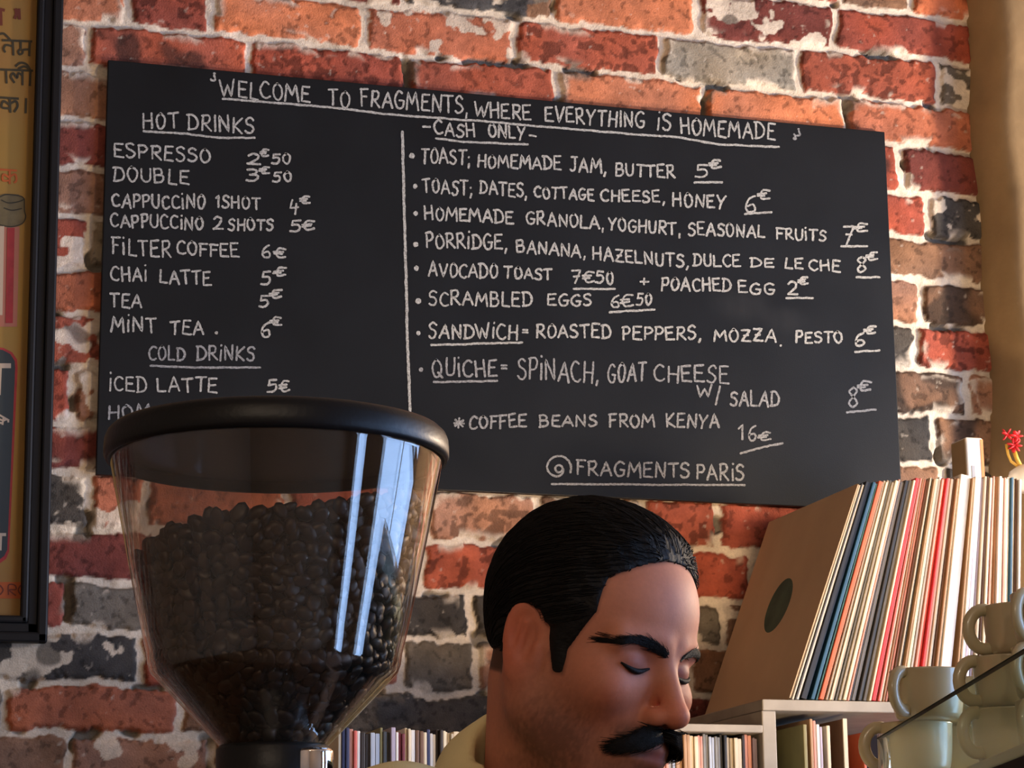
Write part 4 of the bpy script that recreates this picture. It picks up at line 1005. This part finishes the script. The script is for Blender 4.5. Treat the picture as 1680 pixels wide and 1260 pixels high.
def make_cup():
    t = thing('espresso_cup', '', 'cup', group='espresso cups stacked on the machine')
    out_ = [(0, 0.0), (0.0245, 0.0), (0.0270, 0.0010), (0.0290, 0.0040), (0.0302, 0.010), (0.0312, 0.020), (0.0319, 0.032), (CR-0.0003, CH-0.0018), (CR, CH-0.0008), (CR-0.001, CH), (CR-0.0030, CH-0.001), (0.0290, 0.030), (0.0280, 0.012), (0.022, 0.006), (0, 0.0055)]
    lathe('cup_body', out_, cup_m, t, 56)
    pts = []
    for k in range(15):
        a = -PI*0.60+1.20*PI*k/14
        pts.append((-(CR-0.004)-0.0135*(0.35+math.cos(a)*1.0), 0, CH*0.53+0.0168*math.sin(a)))
    pts = [(-CR*0.80, 0, CH*0.53-0.0175)]+pts+[(-CR*0.93, 0, CH*0.53+0.0165)]
    tube('cup_handle', pts, [0.0042]+[0.0044]*15+[0.0042], cup_m, t, 14, flat=1.25)
    return t
proto = make_cup()
view = math.atan2(-RT.y, -RT.x)                               # direction of the picture's left
def zrow(k): return zc0+0.0006+k*(CH+0.0006)
# px of the cup's middle, depth, layer, handle turn away from picture-left toward the viewer (degrees), label
CUPS = [(1684, 2.05, 2, 6, 'olive cup on top of the stack, its ring handle clear against the record spines'),
 (1662, 2.05, 1, 10, 'olive cup in the middle layer, below the topmost cup'),
 (1655, 2.05, 0, 22, 'olive cup in the bottom layer behind the glass rail, middle column'),
 (1522, 2.14, 1, 42, 'olive cup at the left end of the middle layer, handle toward the viewer'),
 (1500, 2.17, 0, 4, 'olive cup at the left end of the bottom layer, handle past the glass rail'),
 (1598, 2.22, 1, 150, 'olive cup in the middle layer, seen between the left cup and the next handle'),
 (1598, 2.22, 0, 155, 'olive cup in the bottom layer, behind the glass, with its handle turned away'),
 (1733, 1.975, 2, 42, 'olive cup of the top layer, cut by the right edge of the picture'),
 (1730, 1.975, 1, 40, 'olive cup of the middle layer, cut by the right edge of the picture'),
 (1731, 1.975, 0, 44, 'olive cup of the bottom layer, cut by the right edge of the picture')]
for i, (px, d, lay, turn, lab) in enumerate(CUPS):
    c = proto if i == 0 else copy_tree(proto)
    p = at(px, 1150, d)
    c.location = (p.x, p.y, zrow(lay)); c.rotation_euler = (0, 0, view+PI+math.radians(turn))
    c['label'] = lab

cs = box('counter', (0, 0, -0.025), (WID+0.06, LEN+0.06, 0.05), MATS['counter_wood'], None, 0.003)
cs.location = ori+sd*(WID/2+0.02)+hd*(LEN/2)+Vector((0, 0, 0.95)); cs.rotation_euler = (0, 0, ang)
tag(cs, 'wooden counter top under the espresso machine', 'counter')

# ------------------------------------------------------------------ the man behind the counter
def surface_nets(V, org, h):
    """triangulated zero level of a sampled distance field as (verts, quads)"""
    nx, ny, nz = V.shape; ins = V < 0
    acc = np.zeros((nx-1, ny-1, nz-1, 3), np.float32); cnt = np.zeros((nx-1, ny-1, nz-1), np.float32)
    ax_edges = []
    for ax in range(3):
        sl0 = [slice(None)]*3; sl1 = [slice(None)]*3; sl0[ax] = slice(0, -1); sl1[ax] = slice(1, None)
        a, b = V[tuple(sl0)], V[tuple(sl1)]; cr = (a < 0) != (b < 0)
        I = np.argwhere(cr); t = (a[cr]/(a[cr]-b[cr])).astype(np.float32)
        pos = I.astype(np.float32); pos[:, ax] += t
        o1, o2 = [q for q in range(3) if q != ax]
        for d1 in (0, 1):
            for d2 in (0, 1):
                C = I.copy(); C[:, o1] -= d1; C[:, o2] -= d2
                ok = (C >= 0).all(1) & (C[:, 0] < nx-1) & (C[:, 1] < ny-1) & (C[:, 2] < nz-1)
                Ck = C[ok]; np.add.at(acc, (Ck[:, 0], Ck[:, 1], Ck[:, 2]), pos[ok]); np.add.at(cnt, (Ck[:, 0], Ck[:, 1], Ck[:, 2]), 1)
        ax_edges.append((ax, I, a[cr] < 0, o1, o2))
    has = cnt > 0; idx = -np.ones(cnt.shape, np.int64); idx[has] = np.arange(has.sum())
    verts = acc[has]/cnt[has][:, None]*h+np.array(org, np.float32)
    quads = []
    for ax, I, neg, o1, o2 in ax_edges:
        ok = (I[:, o1] > 0) & (I[:, o2] > 0) & (I[:, o1] < V.shape[o1]-1) & (I[:, o2] < V.shape[o2]-1)
        I = I[ok]; neg = neg[ok]
        def at_(d1, d2):
            C = I.copy(); C[:, o1] -= d1; C[:, o2] -= d2; return idx[C[:, 0], C[:, 1], C[:, 2]]
        q = np.stack([at_(0, 0), at_(1, 0), at_(1, 1), at_(0, 1)], 1)
        flip = neg if ax != 1 else ~neg
        q[~flip] = q[~flip][:, ::-1]
        quads.append(q)
    return verts, np.concatenate(quads)
def mesh_np(name, V, Q):
    me = bpy.data.meshes.new(name); me.vertices.add(len(V)); me.vertices.foreach_set('co', np.asarray(V, np.float32).ravel())
    n = Q.shape[1]; me.loops.add(len(Q)*n); me.loops.foreach_set('vertex_index', Q.astype(np.int32).ravel()); me.polygons.add(len(Q))
    me.polygons.foreach_set('loop_start', (np.arange(len(Q))*n).astype(np.int32)); me.polygons.foreach_set('loop_total', np.full(len(Q), n, np.int32)); me.update(calc_edges=True)
    return me
def smin(a, b, k):
    h = np.clip(0.5+0.5*(b-a)/k, 0, 1); return b*(1-h)+a*h-k*h*(1-h)
def smax(a, b, k): return -smin(-a, -b, k)
def ell(P, c, r):
    x, y, z = P; k0 = np.sqrt(((x-c[0])/r[0])**2+((y-c[1])/r[1])**2+((z-c[2])/r[2])**2)
    k1 = np.sqrt(((x-c[0])/r[0]**2)**2+((y-c[1])/r[1]**2)**2+((z-c[2])/r[2]**2)**2)+1e-9
    return k0*(k0-1)/k1
def cap(P, a, b, ra, rb=None):
    if rb is None: rb = ra
    a, b = np.array(a, float), np.array(b, float); d = b-a; L2 = (d*d).sum()
    x, y, z = P; t = np.clip(((x-a[0])*d[0]+(y-a[1])*d[1]+(z-a[2])*d[2])/L2, 0, 1)
    return np.sqrt((x-a[0]-t*d[0])**2+(y-a[1]-t*d[1])**2+(z-a[2]-t*d[2])**2)-(ra+(rb-ra)*t)

# head frame: x out of the face, y to his left, z up through the crown
HY, HP, HR = math.radians(50), math.radians(15), math.radians(-3)
rh = Vector((RT.x, RT.y, 0)).normalized(); fh = Vector((FW.x, FW.y, 0)).normalized()
face_h = (rh*math.sin(HY)-fh*math.cos(HY)).normalized()
left_h = Vector((0, 0, 1)).cross(face_h)
Fv = face_h*math.cos(HP)-Vector((0, 0, 1))*math.sin(HP); Uv = Vector((0, 0, 1))*math.cos(HP)+face_h*math.sin(HP); Lv = left_h
L2_ = Lv*math.cos(HR)+Uv*math.sin(HR); U2_ = Uv*math.cos(HR)-Lv*math.sin(HR)
HM = Matrix((Fv, L2_, U2_)).transposed()
H0 = at(960, 1063, 2.0)
def h2w(p): return H0+HM @ Vector(p)
def w2h(p): return HM.transposed() @ (Vector(p)-H0)
neck_b = w2h(at(915, 1320, 2.02)); neck_t = Vector((-0.022, 0, -0.035))
def head_sdf(P):
    x, y, z = P; ay = np.abs(y); A = (x, ay, z)
    d = ell(P, (-0.002, 0, 0.034), (0.087, 0.0705, 0.080))                     # cranium
    d = smin(d, ell(P, (0.032, 0, 0.033), (0.056, 0.061, 0.058)), 0.02)         # forehead
    d = smin(d, ell(P, (0.024, 0, -0.035), (0.060, 0.0605, 0.075)), 0.025)      # mid face
    d = smin(d, cap(A, (0.000, 0.055, -0.055), (0.062, 0.018, -0.098), 0.017, 0.017), 0.025)    # jaw
    d = smin(d, ell(P, (0.072, 0, -0.104), (0.022, 0.024, 0.018)), 0.018)       # chin
    d = smin(d, ell(A, (0.058, 0.042, -0.026), (0.024, 0.021, 0.020)), 0.018)    # cheek bones
    d = smin(d, ell(P, (0.070, 0, -0.068), (0.026, 0.031, 0.026)), 0.016)       # mouth mound
    d = smin(d, cap(A, (0.080, 0.012, 0.0145), (0.069, 0.046, 0.0145), 0.0095, 0.0085), 0.012)      # brow ridge
    d = smax(d, -ell(A, (0.0955, 0.031, -0.0005), (0.017, 0.019, 0.0125)), 0.012)   # sockets
    d = smin(d, ell(A, (0.0675, 0.0315, -0.003), (0.0140, 0.0158, 0.0118)), 0.003)   # lids over the eyes
    d = smin(d, cap(P, (0.081, 0, 0.004), (0.1035, 0, -0.034), 0.0080, 0.0096), 0.010)    # nose
    d = smin(d, ell(P, (0.1035, 0, -0.037), (0.0125, 0.0105, 0.0095)), 0.006)
    d = smin(d, ell(A, (0.0925, 0.0115, -0.041), (0.0105, 0.0068, 0.0078)), 0.006)   # wings of the nose
    d = smax(d, -ell(A, (0.0975, 0.0060, -0.0475), (0.0055, 0.0032, 0.0045)), 0.003)
    d = smin(d, cap(A, (0.0955, 0.0, -0.0665), (0.0845, 0.020, -0.0685), 0.0050, 0.0032), 0.006)      # lips
    d = smin(d, cap(A, (0.0945, 0.0, -0.0765), (0.0845, 0.018, -0.0735), 0.0058, 0.0034), 0.006)
    d = smax(d, -cap(A, (0.1035, 0.0, -0.0715), (0.0895, 0.023, -0.0712), 0.0022, 0.0016), 0.003)
    # ears
    e = ell(A, (-0.010, 0.0775, -0.004), (0.0175, 0.0068, 0.0305))
    ca, sa_ = math.cos(-0.18), math.sin(-0.18); xe, ze = (x+0.004)*ca-(z+0.004)*sa_, (x+0.004)*sa_+(z+0.004)*ca
    tilt = (xe, ay-0.0715-0.35*np.maximum(-xe, -0.02)-0.10*ze, ze)
    e = ell(tilt, (0, 0, 0), (0.0185, 0.0055, 0.0315))
    e = smax(e, -ell(tilt, (0.001, 0.0062, 0.003), (0.0125, 0.0072, 0.0225)), 0.003)
    e = smin(e, cap(tilt, (0.012, 0.002, -0.006), (0.010, 0.001, -0.016), 0.0042), 0.004)
    e = smin(e, cap(tilt, (0.002, 0.001, 0.014), (-0.006, 0.001, -0.012), 0.0026), 0.004)
    d = smin(d, e, 0.006)
    n = cap(P, tuple(neck_t), tuple(neck_b), 0.056, 0.062)
    d = smin(d, n, 0.022)
    mid = neck_t.lerp(neck_b, 0.55)
    d = smin(d, cap(A, (-0.010, 0.058, -0.030), (mid.x+0.045, 0.012, mid.z), 0.012, 0.012), 0.02)      # neck muscle
    return d
def sample(fn, lo, hi, h):
    g = [np.arange(a, b, h, dtype=np.float32) for a, b in zip(lo, hi)]
    return fn(np.meshgrid(*g, indexing='ij'))
hh = 0.0023
VV, QQ = surface_nets(sample(head_sdf, (-0.15, -0.115, -0.26), (0.14, 0.115, 0.145), hh), (-0.15, -0.115, -0.26), hh)
x, y, z = VV.T; ay = np.abs(y)
base = np.array([0.50, 0.190, 0.112])
col = np.tile(base, (len(VV), 1))*(0.92+0.16*vnoise(x*1.3+y, z+y*0.7, 0.012, 40, 3))[:, None]
g = lambda c, r: np.exp(-(((x-c[0])/r[0])**2+((ay-c[1])/r[1])**2+((z-c[2])/r[2])**2))[:, None]
red = np.array([1.08, 0.72, 0.66])
for c, r, k in (((0.105, 0, -0.038), (0.02, 0.018, 0.018), 0.7), ((0.07, 0.045, -0.035), (0.03, 0.022, 0.022), 0.55), ((-0.01, 0.08, -0.004), (0.03, 0.012, 0.04), 0.9)):
    w_ = g(c, r)*k; col = col*(1-w_)+col*red*w_
beard_shade = np.maximum.reduce([g((0.075, 0, -0.095), (0.04, 0.05, 0.030)), g((0.030, 0.055, -0.075), (0.052, 0.03, 0.042)), g((0.085, 0.02, -0.058), (0.02, 0.03, 0.010)), 0.8*g((0.02, 0.05, -0.105), (0.05, 0.04, 0.02))])
beard_shade = beard_shade*(0.75+0.5*vnoise(x*1.9+y, z, 0.003, 44)[:, None])
col = col*(1-0.66*np.clip(beard_shade*1.15, 0, 1))                        # shaven stubble, darkened further to paint in the shade along the jaw
lips = np.clip(g((0.095, 0.0, -0.0715), (0.02, 0.021, 0.0085))*1.2-0.25, 0, 1); col = col*(1-lips)+np.array([0.30, 0.10, 0.10])*lips
lid = g((0.080, 0.0315, -0.002), (0.012, 0.020, 0.011)); col = col*(1-0.45*lid*np.array([0.75, 1, 0.85]))  # lids coloured darker, painting in the shade of the deep-set sockets
me = mesh_np('person', VV, QQ)
man = thing('person', 'dark haired man with a moustache in a pale yellow T-shirt, looking down', 'person', (0, 0, 0))
def hair_edge(P):
    """positive where hair grows"""
    x, y, z = P; ay = np.abs(y)
    front = z-(0.057+0.026*np.clip(1-(ay/0.060)**2, 0, 1))                    # brow hairline, receding at the temples
    side = np.where(z > 0.03, 0.052, 0.0335+0.0185*np.clip((z+0.004)/0.034, 0, 1))-x
    burn = np.minimum(np.minimum(x-0.0135-0.35*np.clip(0.004-z, 0, 0.03), z+0.0235), side+0.0*z)     # tapering sideburn in front of the ear
    back = -0.020-x
    side = np.where(z > 0.012, side, np.maximum(burn, back))
    nape = z+0.035-0.0*x
    return np.minimum(np.maximum(front, side), nape)
m3 = HM.to_4x4(); m3.translation = H0
skin = mat('skin', rough=0.58, attr='col', noise=0.05, nscale=300, bump=0.04, bscale=500, spec=0.28)
skin.node_tree.nodes['Principled BSDF'].inputs['Subsurface Weight'].default_value = 0.12
skin.node_tree.nodes['Principled BSDF'].inputs['Subsurface Radius'].default_value = (0.01, 0.004, 0.002)
skin.node_tree.nodes['Principled BSDF'].inputs['Subsurface Scale'].default_value = 0.6
scalp = np.clip(hair_edge((x, y, z))/0.006+0.55, 0, 1)[:, None]*(z > -0.034)[:, None]*(np.hypot(ay-0.076, 0.6*(x+0.004)) > 0.016)[:, None]
col = col*(1-0.85*scalp)

# body below the collar, in world space, grown into the same mesh
C7 = at(872, 1338, 2.05)
right = -left_h
bodyf = face_h
shR = C7+right*0.185-Vector((0, 0, 0.036))+bodyf*0.01; shL = C7-right*0.18-Vector((0, 0, 0.045))+bodyf*0.01
pel = Vector((C7.x, C7.y, 0.98))-bodyf*0.05
elR = shR+right*0.05-Vector((0, 0, 0.27))-bodyf*0.02; elL = shL-right*0.03-Vector((0, 0, 0.27))-bodyf*0.03
wrR = elR+bodyf*0.10-right*0.03-Vector((0, 0, 0.20)); wrL = elL+bodyf*0.07+right*0.03-Vector((0, 0, 0.22))
hipR, hipL = pel+right*0.09-Vector((0, 0, 0.06)), pel-right*0.09-Vector((0, 0, 0.06))
def body_sdf(P):
    d = cap(P, C7-Vector((0, 0, 0.02)), C7-Vector((0, 0, 0.12)), 0.062, 0.10)
    ch = C7.lerp(pel, 0.36)+bodyf*0.02
    d = smin(d, cap(P, shR, shL, 0.058), 0.05)
    d = smin(d, cap(P, ch, pel, 0.125, 0.125), 0.06)
    for s, e, w_ in ((shR, elR, wrR), (shL, elL, wrL)):
        d = smin(d, cap(P, s, e, 0.049, 0.040), 0.03); d = smin(d, cap(P, e, w_, 0.040, 0.027), 0.015)
        f = (w_-e).normalized(); dn = Vector((0, 0, -1))
        palm = w_+f*0.05
        d = smin(d, cap(P, w_, palm, 0.024, 0.028), 0.02)
        for k, (o_, ln) in enumerate(((-0.027, 0.070), (-0.009, 0.080), (0.009, 0.075), (0.027, 0.058))):
            a = palm+right*o_+f*0.02; b = a+f*ln*0.5+dn*0.008; c = b+f*ln*0.28+dn*0.03
            d = smin(d, cap(P, a, b, 0.0095, 0.0088), 0.004); d = smin(d, cap(P, b, c, 0.0088, 0.0075), 0.003)
        th0 = w_+f*0.02+(right*0.03 if s is shL else right*-0.03); th1 = th0+f*0.045+(right*0.02 if s is shL else right*-0.02)+dn*0.015
        d = smin(d, cap(P, th0, th1, 0.012, 0.0095), 0.006)
    for hp, sgn in ((hipR, 1), (hipL, -1)):
        kn_ = Vector((hp.x, hp.y, 0.50))+right*0.01*sgn+bodyf*0.02; an = Vector((hp.x, hp.y, 0.09))+right*0.01*sgn-bodyf*0.01
        d = smin(d, cap(P, hp, kn_, 0.085, 0.056), 0.03); d = smin(d, cap(P, kn_, an, 0.056, 0.038), 0.015)
        d = smin(d, cap(P, an-Vector((0, 0, .035)), an+bodyf*0.14-Vector((0, 0, 0.055)), 0.036, 0.030), 0.02)
    return d
pts = [C7, shR, shL, pel, elR, elL, wrR, wrL, hipR, hipL]
lo = np.array([min(p[i] for p in pts) for i in range(3)])-0.26; hi = np.array([max(p[i] for p in pts) for i in range(3)])+0.26
lo[2] = -0.02; hi[2] = C7.z+0.01
bh = 0.0085
# world to head frame, so that the body joins the same mesh
BV, BQ = surface_nets(sample(body_sdf, lo, hi, bh), lo, bh)
Rm = np.array(HM); BVh = (BV-np.array(H0))@Rm
V_all = np.concatenate([VV, BVh]); Q_all = np.concatenate([QQ, BQ+len(VV)]); C_all = np.concatenate([col, np.tile(base, (len(BV), 1))])
me = mesh_np('body', V_all, Q_all); set_colors(me, np.clip(C_all, 0.004, 0.9))
body = link('body', me, skin, man); body.matrix_world = m3

# T-shirt with a ribbed collar, trousers, shoes
collar_c = at(908, 1262, 2.02); cdir = (Vector(h2w(neck_t))-collar_c).normalized()
def shirt_sdf(P):
    d = cap(P, shR, shL, 0.066)
    ch = C7.lerp(pel, 0.36)+bodyf*0.02
    d = smin(d, cap(P, C7+Vector((0, 0, 0.012)), C7-Vector((0, 0, 0.12)), 0.082, 0.11), 0.055)
    d = smin(d, cap(P, ch, pel, 0.135, 0.137), 0.06)
    for s, e in ((shR, elR), (shL, elL)):
        d = smin(d, cap(P, s, s.lerp(e, 0.72), 0.060, 0.056), 0.03)
    x, y, z = P
    d = d+0.004*np.sin(z*38+x*25)*np.sin(x*31-y*27)                              # loose folds
    n = cap(P, tuple(collar_c+cdir*0.10), tuple(collar_c-cdir*0.03), 0.0655, 0.0655)     # neck opening
    d = smax(d, -n, 0.006)
    for s, e in ((shR, elR), (shL, elL)):
        q = s.lerp(e, 0.74); dd = (e-s).normalized()
        d = np.where(((x-q.x)*dd.x+(y-q.y)*dd.y+(z-q.z)*dd.z > 0) & (np.sqrt((x-q.x)**2+(y-q.y)**2+(z-q.z)**2) < 0.12), np.maximum(d, (x-q.x)*dd.x+(y-q.y)*dd.y+(z-q.z)*dd.z), d)
    return np.maximum(d, 0.93-z)
lo2 = lo.copy(); lo2[2] = 0.88; hi2 = hi.copy(); hi2[2] = C7.z+0.16
SV, SQ = surface_nets(sample(shirt_sdf, lo2, hi2, 0.0065), lo2, 0.0065)
shirt_m = mat('pale_yellow_cotton', lin((222, 208, 156)), 0.9, noise=0.07, nscale=12, bump=0.25, bscale=900)
sh = link('t_shirt', mesh_np('t_shirt', SV, SQ), shirt_m, man); sh['label'] = 'pale yellow T-shirt'
ring = []
cx_ = cdir.orthogonal().normalized(); cy_ = cdir.cross(cx_)
def trousers_sdf(P):
    d = cap(P, pel+Vector((0, 0, 0.0)), pel-Vector((0, 0, 0.06)), 0.132, 0.13)
    for hp, sgn in ((hipR, 1), (hipL, -1)):
        kn_ = Vector((hp.x, hp.y, 0.50))+right*0.01*sgn+bodyf*0.02; an = Vector((hp.x, hp.y, 0.09))+right*0.01*sgn-bodyf*0.01
        d = smin(d, cap(P, hp, kn_, 0.094, 0.068), 0.03); d = smin(d, cap(P, kn_, an, 0.068, 0.056), 0.015)
    return np.maximum(np.maximum(d, 0.06-P[2]), P[2]-0.96)
lo3 = lo.copy(); hi3 = hi.copy(); hi3[2] = 1.02
TV, TQ = surface_nets(sample(trousers_sdf, lo3, hi3, 0.012), lo3, 0.012)
link('trousers', mesh_np('trousers', TV, TQ), mat('dark_denim', (0.02, 0.024, 0.035), 0.85, noise=0.2, nscale=60), man)

# hair: a close cap combed back, with strands over it
def skull_sdf(P):
    d = ell(P, (-0.002, 0, 0.034), (0.087, 0.0705, 0.080)); d = smin(d, ell(P, (0.032, 0, 0.033), (0.056, 0.061, 0.058)), 0.02)
    return smin(d, ell(P, (0.024, 0, -0.035), (0.060, 0.0605, 0.075)), 0.025)
def hair_sdf(P):
    x, y, z = P; ay = np.abs(y)
    th = 0.0065+0.0035*np.clip((z-0.02)/0.08, 0, 1)+0.002*np.clip(-x/0.06, 0, 1)
    n = vnoise(y*1.0+0.3*z, x*0.15+z*0.25, 0.006, 50, 2)-0.5
    e = hair_edge(P)
    th = th*np.clip(0.16+e/0.026, 0, 1)
    d = skull_sdf(P)-th-0.0022*n
    d = smax(d, -(e+0.001), 0.002)
    d = smax(d, -(skull_sdf(P)+0.006), 0.001)
    ear = ell((x, ay, z), (-0.004, 0.076, -0.006), (0.0205, 0.016, 0.0315))
    return smax(d, -ear, 0.004)
HV, HQ = surface_nets(sample(hair_sdf, (-0.125, -0.105, -0.06), (0.115, 0.105, 0.155), 0.0023), (-0.125, -0.105, -0.06), 0.0023)
hair_m = mat('dark_hair', (0.0060, 0.0047, 0.0041), 0.65, noise=0.4, nscale=160, stretch=(0.25, 1.4, 1.0), bump=0.3, bscale=300, spec=0.2)
hair = link('hair', mesh_np('hair', HV, HQ), hair_m, body); hair['label'] = 'short black hair combed back'
def grad(fn, p, e=0.0008):
    P = [p[:, 0], p[:, 1], p[:, 2]]; g_ = []
    for i in range(3):
        a = list(P); b = list(P); a[i] = a[i]+e; b[i] = b[i]-e; g_.append(fn(a)-fn(b))
    g_ = np.stack(g_, 1); return g_/(np.linalg.norm(g_, axis=1, keepdims=True)+1e-9)
def strands(name, S, nrm, material, parent, r0):
    """S: (n strands, k points, 3); slim three-sided tapering hairs in one mesh"""
    n, k, _ = S.shape
    T = np.gradient(S, axis=1); T /= np.linalg.norm(T, axis=2, keepdims=True)+1e-9
    B = np.cross(T, nrm); B /= np.linalg.norm(B, axis=2, keepdims=True)+1e-9
    N_ = np.cross(B, T); tp = r0*np.clip(np.linspace(1.0, 0.25, k), 0.2, 1)[None, :, None]
    R3 = np.stack([S+B*tp, S-B*tp, S+N_*tp*1.2], 2)             # n,k,3,3
    V = R3.reshape(-1, 3); i = np.arange(n*k*3).reshape(n, k, 3); Q = []
    for a, b in ((0, 1), (1, 2), (2, 0)): Q.append(np.stack([i[:, :-1, a], i[:, :-1, b], i[:, 1:, b], i[:, 1:, a]], -1).reshape(-1, 4))
    return link(name, mesh_np(name, V, np.concatenate(Q)), material, parent)
hr = np.random.RandomState(9)
pick = HV[hr.randint(0, len(HV), 5200)]
keep = (skull_sdf(list(pick.T)) > 0.001) & ((pick[:, 2] > 0.022) | (pick[:, 0] < -0.03)); pick = pick[keep].astype(float)
S = [pick]; Nn = []
for k in range(8):
    p = S[-1]; n_ = grad(hair_sdf, p); Nn.append(n_)
    flow = np.stack([-1.0-0*p[:, 0], 0.25*np.sign(p[:, 1])*(np.abs(p[:, 1]) > 0.03), -0.35-0.9*np.clip(-p[:, 0]/0.08, 0, 1)], 1)+hr.normal(0, 0.10, p.shape)
    flow -= n_*(flow*n_).sum(1, keepdims=True); flow /= np.linalg.norm(flow, axis=1, keepdims=True)+1e-9
    q = p+flow*0.0042; q -= n_*(hair_sdf(list(q.T))-0.0010)[:, None]*0.8
    S.append(q)
Nn.append(Nn[-1]); S = np.stack(S, 1); Nn = np.stack(Nn, 1)
strands('hair_strands', S, Nn, hair_m, hair, 0.00055)
def face_x(yy, zz):
    """outermost skin at given y, z"""
    xs_ = np.linspace(0.135, 0.0, 700); P = [xs_, np.full(700, yy), np.full(700, zz)]
    d = head_sdf(P); k = np.argmax(d < 0); return xs_[k]
def brush(name, path, n, length, r, parent, material, spread, lift, width, sgn, droop=0.0):
    """short hairs rooted along a path of (y, z) on the face"""
    rr = np.random.RandomState(abs(hash(name)) % 1000 if False else len(path)*7+n)
    pa = np.array(path, float); S = []
    for i in range(n):
        t = rr.rand()*(len(pa)-1); j = min(int(t), len(pa)-2); f = t-j
        c = pa[j]*(1-f)+pa[j+1]*f; dirv = pa[j+1]-pa[j]; dirv = dirv/np.linalg.norm(dirv)
        wloc = width*(1-0.55*abs(2*t/(len(pa)-1)-0.8))
        y0, z0 = c[0]+rr.normal(0, 0.0008), c[1]+rr.uniform(-1, 1)*wloc
        d2 = dirv+np.array([0, rr.normal(0, spread)-droop]); d2 /= np.linalg.norm(d2); L = length*rr.uniform(0.6, 1.15)
        row = []
        for k in range(5):
            u = k/4; yy, zz = y0+d2[0]*L*u, z0+d2[1]*L*u-droop*L*u*u*0.5
            row.append((face_x(yy, zz)+lift*(0.35+math.sin(u*2.6)), yy, zz))
        S.append(row)
    S = np.array(S); Nn = np.zeros_like(S); Nn[..., 0] = 1
    return strands(name, S, Nn, material, parent, r)
for s in (-1, 1):
    b = brush('eyebrow', [(s*0.009, 0.0085), (s*0.020, 0.0125), (s*0.032, 0.0155), (s*0.044, 0.0150), (s*0.052, 0.0115)], 520, 0.009, 0.00042, body, hair_m, 0.25, 0.0012, 0.0036, s)
    # lash line on the lowered lid
    P_ = []
    for k in range(9):
        yy = s*(0.0315+0.0145*(k-4)/4); zz = -0.0088+0.0042*((k-4)/4)**2; P_.append((face_x(yy, zz)+0.0012, yy, zz))
    o = tube('eyelashes', P_, [0.0008, 0.0015, 0.0020, 0.0023, 0.0024, 0.0023, 0.0020, 0.0015, 0.0008], hair_m, body, 8); o['label'] = 'dark lashes of a lowered eyelid'
for s, far in ((-1, 0), (1, 1)):
    o = brush('moustache_half', [(s*0.001, -0.0535), (s*0.010, -0.0535), (s*0.020, -0.0575), (s*(0.0255+0.0065*far), -0.0610), (s*(0.0295+0.0125*far), -0.0640-0.002*far)], 1700, 0.013+0.003*far, 0.00055, body, hair_m, 0.24, 0.0058+0.0050*far, 0.0070, s, 0.18)
